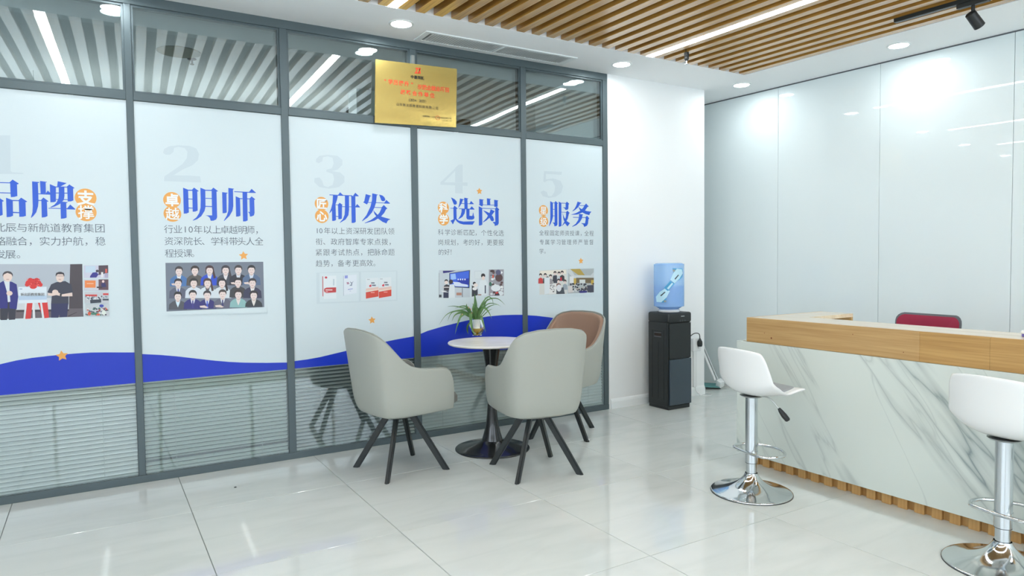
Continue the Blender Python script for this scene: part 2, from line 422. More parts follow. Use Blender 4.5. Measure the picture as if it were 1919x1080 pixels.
# slim glazing beads and dark gasket lines around the transoms
for a, b in bays:
    bm = bmesh.new()
    for s in ((a, a + .012, ZR1, CZ - .058), (b - .012, b, ZR1, CZ - .058), (a + .012, b - .012, ZR1, ZR1 + .012), (a + .012, b - .012, CZ - .07, CZ - .058)):
        box(bm, s[0], s[1], WY + .012, WY + .06, s[2], s[3])
    bmobj('glazing_bead', bm, 'frame', fr)
for i, (a, b) in enumerate(bays):
    wn = sempty('window_%d' % (i + 1))
    boxo('transom_pane', (a + .006, b - .006, WY + .018, WY + .023, ZR1 + .004, CZ - .062), 'glass', wn)
    boxo('lower_pane', (a + .002, b - .002, WY + .012, WY + .016, .047, ZR0 - .002), 'glasslow', wn)
    boxo('back_pane', (a + .002, b - .002, WY + .062, WY + .066, .047, CZ - .06), 'glasslow', wn)
for i, (a, b) in enumerate(lbays):
    wn = sempty('window_%d' % (i + 6))
    boxo('frosted_pane', (a, b, WY + .012, WY + .016, .047, ZR0), 'film', wn)
    boxo('transom_pane', (a, b, WY + .018, WY + .023, ZR1, CZ - .06), 'glass', wn)

# ---- baseboard on the white pillar
bm = bmesh.new()
prof = [(0, 0), (-.014, 0), (-.014, .062), (-.009, .078), (-.004, .086), (0, .09)]
va = [bm.verts.new((PX0 + .016, WY + y, z)) for y, z in prof]; vb = [bm.verts.new((PX1 - .002, WY + y, z)) for y, z in prof]
bm.faces.new(va); bm.faces.new(vb[::-1])
for i in range(len(prof)): bm.faces.new((va[i], va[(i + 1) % len(prof)], vb[(i + 1) % len(prof)], vb[i]))
struct(bmobj('baseboard_back', bm, 'trimwhite'))

# ---- the dim room behind the glass
struct(boxo('wall_far', (-3.2, 6.1, 9.2, 9.3, 0, 3.3), 'backroom'))
wall_open('wall_left_far', (-3.32, -3.2, 4.86, 9.3, 0, 3.3), (5.2, 9.0, .7, 2.5), 1, 'backroom')
added_window_unit('window_11', (-3.30, -3.24, 5.2, 9.0, .7, 2.5), 1, 3)  # unseen side window added to light the back room
cb = struct(boxo('ceiling_far', (-3.3, 3.9, 4.86, 9.3, 3.02, 3.1), 'backroom'))
struct(boxo('wall_between', (3.889, 4.0, 5.9, 9.3, 0, 3.1), 'backroom'))
boxo('far_floor', (-3.2, 3.888, 4.84, 9.2, -.006, .004), 'backfloor', floor)
col_ = struct(boxo('trim_2', (2.215, 2.40, 6.5, 6.75, 0, 3.02), 'wall'))
struct(boxo('trim_3', (2.402, 3.885, 7.3, 7.4, 0, 3.02), 'backdark'))

ul = thing('added_uplighter', 'fill lamp added unseen in the room behind the glass, hidden by the films', 'lamp', (1.2, 7.2, 2.1), 0)  # lamp added out of sight to brighten the back room's ceiling
boxo('added_uplighter_housing', (-1.9, 1.9, -.14, .14, -.05, 0), 'trimwhite', ul, bev=.004)
boxo('added_uplighter_diffuser', (-1.88, 1.88, -.12, .12, .001, .006), M['added_uplight'], ul)
for xx in (-1.6, 1.6):
    bm = bmesh.new(); tube(bm, [(xx, 0, 0), (xx, 0, .914)], .003, 6); bmobj('suspension_rod', bm, 'steel', ul)

# ================================================================== printed window films
FYP = WY + .010                       # face of the film
EPS = 3e-5
def poly_bm(bm, pts, y, org=None, sc=None, layer=None, col=None):
    """flat print: polygon given in photo pixels, laid on the film"""
    vs = []
    for p in pts:
        px, py = (org[0] + p[0] / sc, org[1] + p[1] / sc) if org else p
        q = ony(px, py, y); vs.append(bm.verts.new((q.x, y, q.z)))
    f = bm.faces.new(vs); f.normal_update()
    if f.normal.y > 0: f.normal_flip()
    if layer is not None:
        for l in f.loops: l[layer] = col
    return f
def flatobj(name, bm, ma, parent):
    me = bpy.data.meshes.new(name); bmesh.ops.triangulate(bm, faces=bm.faces[:]); bm.to_mesh(me); bm.free()
    o = link(name, me, ma, parent)
    if name in ('text_line', 'lettering', 'badge_characters', 'picture_lettering'): o['kind'] = 'stuff'
    return o
glyphs = {}
def glyph(ch, res=3, off=0.0):
    k = (ch, res, off)
    if k not in glyphs:
        c = bpy.data.curves.new('g', 'FONT'); c.body = ch; c.resolution_u = res; c.offset = off
        o = bpy.data.objects.new('g', c); COL.objects.link(o)
        bpy.context.view_layer.update()
        me = bpy.data.meshes.new_from_object(o.evaluated_get(bpy.context.evaluated_depsgraph_get()))
        vs = [(v.co.x, v.co.y) for v in me.vertices]; fs = [tuple(p.vertices) for p in me.polygons]
        COL.objects.unlink(o); bpy.data.objects.remove(o); bpy.data.curves.remove(c); bpy.data.meshes.remove(me)
        glyphs[k] = (vs, fs)
    return glyphs[k]
def put_glyph(bm, ch, cx, cz, em, y, sx=1.0, res=3, off=0.0, slope=0.0):
    vs, fs = glyph(ch, res, off)
    if not vs: return
    cjk = ord(ch) > 0x2E80
    if cjk: ox, oy = .5, .38
    else:
        xs = [v[0] for v in vs]; ox, oy = (min(xs) + max(xs)) / 2, .36
    nv = [bm.verts.new((cx + (x - ox) * em * sx, y, cz + (z - oy) * em + (x - ox) * em * sx * slope)) for x, z in vs]
    for f in fs:
        try:
            ff = bm.faces.new([nv[i] for i in f]); ff.normal_update()
            if ff.normal.y > 0: ff.normal_flip()
        except ValueError: pass
def text_px(name, chars, xs, ys, empx, ma, parent, y, off=0.0, sx=1.0, res=3):
    """a line of writing; xs = photo x of the centre of each character, ys = (y of first, y of last)"""
    bm = bmesh.new(); n = len(chars)
    for i, ch in enumerate(chars):
        py = ys[0] + (ys[1] - ys[0]) * (i / max(1, n - 1))
        q = ony(xs[i], py, y); e = abs(ony(xs[i], py - empx / 2, y).z - ony(xs[i], py + empx / 2, y).z)
        put_glyph(bm, ch, q.x, q.z, e, y, sx, res, off)
    return flatobj(name, bm, ma, parent)

film_info = [
    ('white frosted film with the blue heading 品牌 and a faint 1, leftmost glass bay', 1),
    ('white frosted film with the blue heading 明师, a faint 2 and a group portrait', 2),
    ('white frosted film with the blue heading 研发, a faint 3 and pictures of red books', 3),
    ('white frosted film with the blue heading 选岗 and a faint 4, behind the potted plant', 4),
    ('white frosted film with the blue heading 服务 and a faint 5, next to the white pillar', 5)]
films = []
ZF0 = .618
for (lab, i), (a, b) in zip(film_info, bays):
    t = thing('window_film', lab, 'poster', (0, 0, 0), 0, 'printed films on the glass partition')
    boxo('frosted_sheet', (a + .0003, b - .0003, FYP, FYP + .0015, ZF0, ZR0 - .003), 'film', t)
    films.append(t)
Y1 = FYP - .0004; Y2 = FYP - .0007; Y3 = FYP - .0010
# blue wave along the lower edge
waves = [
    [(-90, 704), (-40, 692), (0, 683), (30, 676), (60, 671), (90, 667.5), (115, 665), (145, 662.5), (170, 661), (200, 660.6), (225, 660.8), (249, 661)],
    [(264, 664), (300, 665.5), (330, 668), (365, 672), (400, 676), (430, 678.6), (460, 680), (500, 680.3), (539, 679.6)],
    [(552, 677), (575, 674), (600, 669.5), (650, 657.5), (700, 645.5), (740, 637), (777, 630.5)],
    [(789, 626), (801, 620.5), (830, 612), (860, 604.5), (890, 597.5), (915, 593.2), (940, 591), (960, 590.3), (979, 590.2)],
    [(988, 591), (1005, 592), (1030, 595), (1050, 598.5), (1075, 604.5), (1100, 612.5), (1118, 619), (1132, 624)]]
for t, wv, (a, b) in zip(films, waves, bays):
    bm = bmesh.new(); P = [ony(x, y, Y1) for x, y in wv]
    P[0].x = a + .0008; P[-1].x = b - .0008
    vs = [bm.verts.new((p.x, Y1, p.z)) for p in P] + [bm.verts.new((b - .0008, Y1, ZF0 + .001)), bm.verts.new((a + .0008, Y1, ZF0 + .001))]
    f = bm.faces.new(vs); f.normal_update()
    if f.normal.y > 0: f.normal_flip()
    flatobj('blue_wave', bm, 'blue', t)
# pale numerals
c1 = ((0, 240), 4.7975); c2 = ((570, 270), 3.838)
nums = [
    (films[0], c1, [[(-120, 66), (92, 66), (95, 385), (110, 398), (210, 404), (210, 414), (-260, 412), (-260, 402), (-150, 396), (-135, 380), (-130, 120), (-230, 130), (-230, 118)]]),
    (films[1], c1, [[(1465, 225), (1475, 190), (1520, 165), (1600, 155), (1700, 160), (1765, 185), (1790, 235), (1780, 290), (1730, 335), (1640, 375), (1560, 425), (1700, 428), (1800, 435), (1808, 490), (1475, 478), (1478, 435), (1560, 380), (1640, 325), (1680, 270), (1685, 215), (1660, 180), (1600, 170), (1565, 180), (1560, 215), (1530, 240), (1490, 240)]]),
    (films[2], c2, [[(85, 110), (110, 85), (170, 78), (240, 85), (275, 115), (275, 150), (240, 185), (200, 195), (260, 205), (290, 235), (290, 275), (250, 310), (180, 322), (110, 310), (72, 275), (75, 245), (110, 240), (130, 265), (140, 300), (170, 310), (205, 295), (215, 250), (205, 215), (160, 200), (160, 185), (200, 175), (212, 140), (205, 100), (170, 88), (135, 95), (130, 125), (105, 138), (85, 130)]]),
    (films[3], c2, [[(980, 276), (1112, 150), (1120, 160), (1006, 276)], [(980, 276), (1175, 277), (1175, 302), (980, 293)], [(1086, 172), (1112, 148), (1140, 148), (1140, 276), (1086, 275)], [(1086, 298), (1140, 300), (1140, 356), (1086, 354)]]),
    (films[4], c2, [[(1725, 195), (1855, 200), (1850, 222), (1740, 215), (1738, 255), (1790, 248), (1845, 265), (1862, 305), (1850, 350), (1810, 380), (1760, 388), (1715, 375), (1700, 345), (1720, 335), (1745, 345), (1755, 375), (1780, 375), (1800, 345), (1805, 305), (1785, 265), (1755, 262), (1730, 275), (1720, 270)]])]
for t, (org, sc), polys in nums:
    bm = bmesh.new()
    for k, p in enumerate(polys): poly_bm(bm, p, Y1 - k * EPS, org, sc)
    flatobj('pale_numeral', bm, 'ghost', t)
# headline characters, brush-cut serif letter forms
K1 = ((0, 325), 11.373); K2 = ((45, 325), 11.373); K3 = ((300, 340), 10.1); K4 = ((585, 350), 11.994); K5 = ((815, 345), 12.0); K6 = ((1000, 365), 15.425)
heads = [
 (films[0], K1, [  # pin
  [(-210, 168), (-90, 212), (-85, 500), (-130, 512), (-205, 515)], [(-95, 186), (215, 194), (215, 212), (-95, 204)], [(-90, 402), (225, 412), (225, 430), (-90, 420)],
  [(205, 190), (268, 133), (402, 218), (380, 236), (362, 232), (370, 484), (310, 502), (232, 508), (224, 430), (216, 212)],
  [(-400, 520), (-260, 565), (-255, 910), (-300, 930), (-390, 935)], [(-262, 562), (-130, 566), (-130, 585), (-262, 582)], [(-258, 820), (-125, 826), (-125, 848), (-258, 842)], [(-135, 570), (0, 532), (85, 590), (60, 602), (48, 602), (58, 886), (0, 908), (-120, 915)],
  [(128, 520), (262, 568), (272, 595), (278, 905), (220, 928), (142, 935)], [(258, 568), (400, 572), (400, 592), (258, 590)], [(275, 820), (410, 828), (410, 850), (275, 846)],
  [(388, 578), (450, 518), (582, 602), (565, 612), (544, 612), (552, 908), (490, 925), (412, 928), (400, 592)]]),
 (films[0], K2, [  # pai
  [(172, 172), (325, 185), (325, 200), (294, 205), (305, 420), (308, 600), (300, 700), (262, 830), (200, 910), (150, 952), (148, 940), (180, 830), (186, 700)],
  [(340, 163), (490, 182), (485, 192), (462, 192), (466, 430), (354, 430)], [(305, 428), (470, 432), (560, 440), (560, 455), (305, 445)], [(470, 418), (506, 366), (560, 418), (558, 440), (466, 436)],
  [(305, 568), (370, 570), (370, 588), (305, 586)], [(358, 575), (412, 514), (526, 598), (508, 605), (488, 603), (500, 912), (450, 935), (378, 942), (370, 590)],
  [(550, 230), (680, 285), (680, 600), (640, 615), (562, 618), (555, 420)], [(718, 168), (910, 208), (830, 250), (775, 285), (705, 290)],
  [(670, 280), (930, 284), (930, 303), (670, 298)], [(680, 410), (925, 414), (925, 432), (680, 428)], [(682, 548), (930, 552), (930, 568), (682, 564)],
  [(740, 290), (860, 290), (862, 480), (850, 560), (818, 602), (760, 655), (660, 705), (565, 730), (565, 718), (650, 668), (700, 610), (735, 530), (742, 430)],
  [(912, 285), (966, 236), (1078, 312), (1060, 325), (1046, 322), (1052, 578), (1000, 598), (932, 600), (922, 310)],
  [(775, 600), (930, 615), (925, 628), (900, 632), (908, 945), (860, 962), (786, 968)], [(522, 738), (1000, 745), (1000, 764), (522, 752)], [(918, 748), (984, 664), (1096, 762), (1090, 772), (915, 768)]]),
 (films[1], K3, [  # ming
  [(435, 120), (530, 158), (545, 590), (500, 610), (448, 612)], [(530, 158), (612, 160), (612, 180), (530, 178)], [(535, 326), (615, 330), (615, 344), (535, 342)], [(540, 495), (618, 500), (618, 514), (540, 512)],
  [(604, 160), (642, 118), (732, 184), (720, 192), (704, 190), (712, 552), (670, 572), (618, 576), (610, 180)],
  [(762, 120), (856, 158), (860, 480), (842, 560), (780, 660), (700, 718), (625, 744), (618, 738), (690, 680), (740, 600), (765, 500), (768, 350)],
  [(856, 160), (975, 162), (975, 182), (856, 178)], [(860, 314), (982, 318), (982, 332), (860, 328)], [(860, 466), (985, 470), (985, 486), (860, 482)],
  [(968, 162), (1008, 118), (1096, 184), (1085, 194), (1068, 192), (1080, 680), (1062, 722), (1010, 745), (958, 746), (940, 690), (905, 660), (855, 645), (985, 645), (975, 182)]]),
 (films[1], K3, [  # shi
  [(1174, 204), (1278, 216), (1275, 230), (1258, 234), (1262, 590), (1230, 602), (1184, 604)],
  [(1292, 124), (1400, 140), (1396, 150), (1380, 152), (1386, 470), (1370, 560), (1310, 660), (1212, 752), (1206, 745), (1262, 650), (1290, 560), (1294, 400)],
  [(1404, 190), (1700, 200), (1700, 216), (1404, 204)], [(1684, 200), (1732, 142), (1815, 214), (1810, 220), (1690, 218)],
  [(1430, 282), (1512, 318), (1522, 650), (1490, 664), (1438, 668)], [(1510, 318), (1560, 320), (1560, 336), (1510, 334)], [(1645, 322), (1700, 324), (1700, 340), (1645, 338)],
  [(1560, 206), (1648, 208), (1658, 740), (1620, 758), (1570, 760)],
  [(1692, 326), (1732, 284), (1802, 340), (1790, 352), (1782, 350), (1788, 600), (1775, 645), (1735, 664), (1700, 666), (1692, 610), (1664, 578), (1698, 580)]]),
 (films[2], K4, [  # yan
  [(388, 176), (600, 186), (900, 195), (900, 214), (388, 192)], [(578, 192), (626, 126), (704, 196), (700, 206), (575, 204)], [(918, 205), (970, 136), (1048, 208), (1040, 218), (968, 216)],
  [(468, 195), (578, 202), (560, 290), (530, 380), (480, 480), (430, 555), (392, 600), (386, 594), (430, 480), (458, 360)],
  [(444, 530), (525, 390), (536, 750), (500, 768), (450, 772)], [(528, 400), (585, 404), (585, 418), (528, 414)], [(575, 410), (618, 360), (685, 412), (672, 425), (668, 718), (640, 730), (590, 732), (580, 418)], [(535, 660), (588, 664), (588, 678), (535, 674)],
  [(672, 444), (1000, 450), (1000, 462), (672, 458)], [(735, 200), (828, 205), (830, 520), (815, 640), (750, 740), (624, 814), (620, 806), (690, 730), (730, 630), (738, 480)],
  [(878, 208), (970, 214), (980, 790), (945, 814), (888, 816)], [(965, 455), (1012, 388), (1078, 460), (1070, 468), (965, 466)]]),
 (films[2], K4, [  # fa
  [(1205, 166), (1330, 205), (1325, 215), (1300, 218), (1262, 350), (1232, 402), (1145, 352), (1170, 330)], [(1258, 348), (1640, 360), (1640, 374), (1258, 362)],
  [(1350, 150), (1480, 180), (1475, 190), (1452, 192), (1436, 360), (1400, 470), (1345, 580), (1240, 700), (1125, 778), (1118, 770), (1220, 640), (1310, 450), (1345, 300)],
  [(1505, 178), (1580, 198), (1625, 240), (1645, 290), (1628, 322), (1580, 328), (1552, 305)], [(1620, 366), (1665, 296), (1752, 374), (1745, 382), (1620, 380)],
  [(1395, 458), (1570, 464), (1570, 478), (1390, 472)], [(1560, 464), (1612, 412), (1690, 492), (1680, 502), (1664, 504), (1620, 590), (1540, 680), (1400, 765), (1185, 824), (1180, 815), (1320, 750), (1440, 665), (1510, 590), (1556, 490)],
  [(1368, 515), (1400, 560), (1480, 640), (1580, 680), (1755, 732), (1752, 742), (1720, 748), (1690, 780), (1670, 828), (1580, 790), (1470, 710), (1400, 610)]]),
 (films[3], K5, [  # xuan
  [(362, 300), (440, 340), (490, 390), (495, 440), (470, 466), (430, 464), (410, 420)], [(346, 538), (420, 540), (420, 552), (346, 550)], [(408, 545), (440, 484), (512, 550), (505, 560), (485, 562), (490, 790), (420, 800), (415, 560)],
  [(350, 825), (425, 790), (490, 785), (540, 825), (640, 845), (890, 838), (896, 845), (875, 868), (850, 915), (640, 912), (560, 890), (500, 850), (460, 795), (404, 912), (378, 865)],
  [(565, 325), (640, 342), (640, 352), (628, 362), (600, 440), (535, 535), (528, 528), (550, 440)], [(640, 342), (665, 345), (665, 356), (630, 352)], [(600, 432), (800, 438), (800, 450), (600, 446)], [(778, 440), (812, 380), (876, 446), (870, 454), (775, 454)],
  [(540, 550), (800, 556), (800, 568), (540, 564)], [(782, 560), (828, 500), (892, 570), (885, 576), (780, 574)], [(660, 308), (752, 325), (748, 335), (732, 336), (738, 560), (665, 560)],
  [(602, 562), (685, 566), (670, 660), (620, 740), (530, 795), (524, 788), (580, 700), (600, 620)],
  [(705, 565), (778, 568), (778, 715), (842, 718), (858, 645), (866, 645), (872, 705), (890, 745), (880, 785), (840, 802), (760, 802), (722, 790), (708, 760)]]),
 (films[3], K5, [  # gang
  [(998, 338), (1102, 352), (1096, 362), (1080, 364), (1082, 462), (1066, 508), (1030, 490), (988, 464), (1002, 450)], [(1080, 462), (1340, 470), (1340, 484), (1080, 474)], [(1168, 322), (1262, 335), (1258, 348), (1242, 350), (1246, 468), (1174, 468)],
  [(1332, 354), (1428, 370), (1424, 380), (1412, 382), (1412, 512), (1336, 514)],
  [(986, 500), (1065, 540), (1068, 910), (1040, 930), (990, 936)], [(1062, 540), (1360, 552), (1360, 564), (1062, 554)], [(1355, 555), (1386, 510), (1448, 572), (1445, 584), (1432, 588), (1436, 880), (1415, 925), (1346, 945), (1340, 900), (1295, 855), (1358, 852)],
  [(1082, 590), (1160, 620), (1240, 660), (1310, 740), (1330, 800), (1318, 832), (1290, 840), (1262, 825), (1225, 755), (1165, 680)], [(1255, 568), (1345, 612), (1320, 650), (1250, 740), (1160, 820), (1085, 865), (1080, 855), (1160, 770), (1225, 660)]]),
 (films[4], K6, [  # fu
  [(480, 185), (558, 232), (560, 640), (535, 740), (500, 830), (452, 915), (446, 905), (478, 760), (484, 600)], [(555, 230), (612, 232), (612, 248), (555, 246)], [(558, 415), (612, 418), (612, 432), (558, 430)], [(558, 605), (612, 608), (612, 622), (558, 620)],
  [(605, 228), (634, 182), (705, 250), (698, 262), (685, 264), (690, 860), (668, 900), (604, 916), (590, 850), (545, 805), (608, 808)],
  [(725, 200), (802, 240), (806, 900), (770, 922), (726, 925)], [(800, 235), (930, 240), (930, 258), (800, 255)], [(925, 245), (962, 202), (1032, 265), (1022, 278), (1010, 280), (1005, 400), (985, 435), (925, 445), (900, 400), (845, 358), (925, 372)],
  [(805, 500), (945, 504), (945, 520), (805, 514)], [(940, 505), (975, 460), (1045, 530), (1035, 540), (1022, 542), (985, 700), (930, 800), (825, 905), (820, 896), (890, 780), (935, 620)],
  [(832, 510), (860, 600), (905, 690), (960, 765), (1052, 825), (1040, 838), (978, 920), (915, 840), (865, 720)]]),
 (films[4], K6, [  # wu
  [(1270, 200), (1388, 240), (1380, 250), (1350, 256), (1290, 360), (1215, 430), (1125, 485), (1120, 475), (1190, 400), (1235, 310)], [(1330, 305), (1475, 308), (1475, 322), (1330, 320)],
  [(1470, 308), (1518, 255), (1592, 340), (1585, 352), (1560, 352), (1500, 440), (1400, 520), (1260, 575), (1090, 582), (1090, 574), (1220, 535), (1340, 470), (1440, 370)],
  [(1295, 348), (1360, 400), (1440, 440), (1540, 475), (1670, 492), (1665, 502), (1635, 530), (1608, 592), (1500, 560), (1400, 510), (1340, 450)],
  [(1140, 646), (1520, 655), (1520, 672), (1140, 664)], [(1312, 555), (1435, 572), (1428, 582), (1416, 585), (1395, 690), (1330, 800), (1240, 880), (1120, 930), (1112, 920), (1220, 840), (1290, 730), (1312, 640)],
  [(1500, 655), (1542, 608), (1610, 685), (1602, 695), (1588, 698), (1572, 840), (1540, 900), (1462, 935), (1440, 870), (1370, 822), (1485, 828), (1505, 720)]]),
]
for t, (org, sc), polys in heads:
    bm = bmesh.new()
    for k, p in enumerate(polys): poly_bm(bm, p, Y2 - k * EPS * .3, org, sc)
    flatobj('headline_character', bm, 'blue2', t)
# orange badges with white characters
badges = [(films[0], [(160.6, 371, 17.4), (161.5, 398, 16.8)], '支撑'), (films[1], [(322.5, 375, 15), (323.2, 400.8, 15)], '卓越'), (films[2], [(602.6, 382, 12.8), (603.1, 405.4, 12.8)], '匠心'),
          (films[3], [(831, 389.6, 11.6), (831.4, 411.3, 11.6)], '科学'), (films[4], [(1018.5, 394.8, 10.2), (1018.9, 415.2, 10.2)], '星级')]
for t, cs, chs in badges:
    bm = bmesh.new(); bw = bmesh.new()
    for (x, y, r), ch, k in zip(cs, chs, (0, 1)):
        q = ony(x, y, Y1); rr = abs(ony(x, y - r, Y1).z - ony(x, y + r, Y1).z) / 2
        f = bm.faces.new([bm.verts.new((q.x + rr * math.cos(a / 32 * 2 * math.pi), Y1 - k * EPS, q.z + rr * math.sin(a / 32 * 2 * math.pi))) for a in range(32)]); f.normal_update()
        if f.normal.y > 0: f.normal_flip()
        put_glyph(bw, ch, q.x, q.z, rr * 1.62, Y3, .98, 3, .03 if ch in '支匠心科学卓' else .012)
    flatobj('orange_badge', bm, 'orange', t); flatobj('badge_characters', bw, 'printwhite', t)
# small orange stars
for t, (x, y, r, rot) in zip(films, [(116.2, 667, 10.2, 6), (456.5, 479.4, 8.6, 4), (697.2, 600.5, 7.4, 4), (898.4, 358.6, 6.6, 3), (1088.6, 489.3, 6.2, 3)]):
    q = ony(x, y, Y1); rr = abs(ony(x, y - r, Y1).z - ony(x, y + r, Y1).z) / 2
    bm = bmesh.new(); pts = []
    for k in range(10):
        a = R(90 + rot + 36 * k); s = rr if k % 2 == 0 else rr * .5
        pts.append(bm.verts.new((q.x + s * math.cos(a), Y2, q.z + s * math.sin(a))))
    f = bm.faces.new(pts); f.normal_update()
    if f.normal.y > 0: f.normal_flip()
    flatobj('orange_star', bm, 'orange', t)
# body text
def Z(org, sc, xs): return [org + x / sc for x in xs]
def lin_xs(i0, x0, i1, x1, n): return [x0 + (i - i0) * (x1 - x0) / (i1 - i0) for i in range(n)]
lines = [
 (films[0], '新北辰与新航道教育集团', lin_xs(2, 20.5, 10, 187.3, 11), (426.2, 427.8), 18.0),
 (films[0], '战略融合，实力护航，稳', lin_xs(2, 21.2, 10, 188.2, 11), (452, 452.3), 17.8),
 (films[0], '步发展。', [-19, .5, 19.7, 41], (477.2, 476.5), 17.6),
 (films[1], '行业10年以上卓越明师，', Z(250, 2.161, [143, 180, 210, 232, 262, 300, 337, 370, 405, 442, 474, 510]), (429.6, 431.3), 16.6),
 (films[1], '资深院长、学科带头人全', Z(250, 2.161, [144, 182, 222, 260, 294, 332, 368, 405, 438, 473, 509]), (452, 452.5), 16.6),
 (films[1], '程授课。', Z(250, 2.161, [146, 183, 220, 252]), (475, 474.6), 16.6),
 (films[2], '10年以上资深研发团队领', Z(540, 2.346, [128, 144, 172, 204, 236, 268, 300, 330, 360, 392, 423, 453]), (432.4, 433.6), 13.6),
 (films[2], '衔、政府智库专家点拨，', Z(540, 2.346, [136, 168, 202, 234, 266, 298, 330, 361, 393, 425, 456]), (453, 453.4), 13.6),
 (films[2], '紧跟考试热点，把脉命题', Z(540, 2.346, [135, 169, 202, 234, 267, 299, 331, 363, 393, 424, 454]), (473.2, 472.8), 13.6),
 (films[2], '趋势，备考更高效。', Z(540, 2.346, [136, 169, 201, 232, 264, 297, 328, 358, 388]), (494, 493), 13.6),
 (films[3], '科学诊断匹配，个性化选', Z(780, 3.0, [138, 176, 210, 245, 280, 312, 345, 380, 414, 447, 478]), (435.3, 437), 12.2),
 (films[3], '岗规划，考的好，更要报', Z(780, 3.0, [138, 174, 208, 242, 278, 310, 344, 378, 412, 445, 477]), (454.2, 454.6), 12.2),
 (films[3], '的好！', Z(780, 3.0, [140, 173, 204]), (472.7, 472.3), 12.2),
 (films[4], '全程固定师资授课，全程', Z(780, 3.0, [704, 733, 763, 791, 820, 848, 876, 905, 934, 958, 986]), (436.6, 437.6), 10.8),
 (films[4], '专属学习管理师严管督', Z(780, 3.0, [706, 737, 768, 800, 829, 860, 892, 923, 955, 985]), (454, 454), 10.8),
 (films[4], '学。', Z(780, 3.0, [704, 732]), (471, 470.6), 10.8)]
for t, s, xs, ys, em in lines: text_px('text_line', s, xs, ys, em, 'ink', t, Y2, off=-.006)

# printed photographs
class Pic:
    def __init__(s, org, sc): s.org, s.sc, s.bm, s.k = org, sc, bmesh.new(), 0; s.ly = s.bm.loops.layers.color.new('ink')
    def p(s, col, pts):
        poly_bm(s.bm, pts, Y1 - s.k * EPS, s.org, s.sc, s.ly, tuple(v / 255 for v in col) + (1,)); s.k += 1   # byte colour layer holds sRGB
    def r(s, col, x0, y0, x1, y1): s.p(col, [(x0, y0), (x1, y0), (x1, y1), (x0, y1)])
    def e(s, col, cx, cy, rx, ry, n=14, a0=0, a1=360): s.p(col, [(cx + rx * math.cos(R(a0 + (a1 - a0) * i / n)), cy + ry * math.sin(R(a0 + (a1 - a0) * i / n))) for i in range(n)])
    def done(s, name, parent): return flatobj(name, s.bm, 'picture', parent)
SK = (222, 200, 190)
# 1: unveiling ceremony
P = Pic((0, 470), 7.2)
P.p((172, 180, 190), [(-700, 180), (947, 183), (947, 780), (-700, 800)])
P.p((70, 62, 68), [(947, 183), (1110, 180), (1120, 790), (930, 790)])
P.p((98, 90, 96), [(-700, 790), (1120, 780), (1127, 890), (-700, 945)])
P.p((200, 204, 208), [(220, 640), (930, 640), (930, 800), (220, 800)])
P.p((58, 50, 56), [(220, 800), (930, 790), (930, 815), (220, 830)])
for q in [[(0, 925), (60, 850), (70, 850), (12, 935)], [(915, 880), (1030, 830), (1040, 833), (925, 890)]]: P.p((60, 52, 58), q)
for x in (-420,):  # a figure beyond the picture's visible part
    P.e((60, 50, 50), x, 350, 70, 75); P.e(SK, x, 365, 58, 72); P.p((44, 46, 96), [(x - 130, 470), (x - 60, 420), (x + 60, 420), (x + 130, 470), (x + 130, 930), (x - 130, 935)])
P.p((48, 48, 62), [(0, 700), (220, 690), (205, 930), (120, 935), (112, 820), (95, 935), (10, 938)])
P.p((40, 40, 120), [(-60, 470), (40, 410), (160, 420), (225, 455), (245, 620), (225, 790), (130, 780), (120, 560), (100, 780), (-50, 780)])
P.p((210, 216, 222), [(52, 410), (130, 415), (128, 520), (140, 690), (105, 690), (95, 560)])
P.e((70, 62, 66), 104, 330, 70, 55); P.e(SK, 104, 350, 62, 70); P.e(SK, 128, 575, 42, 32)
P.p((70, 66, 70), [(45, 330), (60, 290), (104, 280), (150, 290), (165, 335), (150, 318), (100, 300), (62, 316)])
P.r((150, 110, 110), 85, 384, 122, 390)
P.p((205, 50, 48), [(365, 700), (440, 700), (415, 918), (342, 922)]); P.p((205, 50, 48), [(510, 700), (640, 695), (662, 905), (595, 912), (560, 850)])
for q in [[(340, 700), (365, 700), (340, 922), (315, 924)], [(438, 700), (465, 700), (475, 915), (442, 918)], [(540, 700), (566, 700), (598, 910), (570, 914)]]: P.p((214, 218, 220), q)
P.p((212, 222, 230), [(247, 490), (628, 487), (632, 700), (250, 712)]); P.p((176, 196, 218), [(249, 610), (630, 606), (631, 660), (250, 668)]); P.r((150, 168, 196), 262, 510, 300, 524)
for dx, dy, r in [(0, 0, 62), (-60, 8, 48), (60, 8, 48), (-85, 30, 30), (92, 30, 34), (0, 40, 55), (-40, -30, 38), (45, -28, 40), (-10, 52, 40)]: P.e((206, 46, 44), 450 + dx, 430 + dy, r, r * .85)
for i in range(26): P.e((236, 120, 112) if i % 2 else (160, 24, 28), 450 + random.uniform(-90, 90), 430 + random.uniform(-50, 55), 9, 5, 6)
P.p((54, 56, 72), [(640, 560), (690, 455), (760, 425), (880, 410), (960, 455), (985, 565), (925, 620), (925, 720), (690, 720), (700, 600)])
P.p((42, 44, 84), [(690, 715), (922, 712), (905, 895), (810, 900), (798, 860), (785, 905), (690, 905)])
P.p(SK, [(645, 570), (700, 575), (760, 545), (830, 590), (975, 565), (978, 615), (850, 618), (760, 600), (700, 612), (648, 605)])
P.e(SK, 745, 560, 42, 34); P.e((40, 40, 46), 820, 597, 14, 18)
P.e((56, 50, 56), 810, 330, 60, 45); P.e(SK, 810, 362, 54, 66); P.p((56, 50, 56), [(752, 345), (758, 300), (810, 288), (862, 300), (870, 345), (845, 318), (780, 318)]); P.r((90, 80, 86), 768, 340, 858, 345); P.r((160, 110, 110), 790, 385, 822, 391)
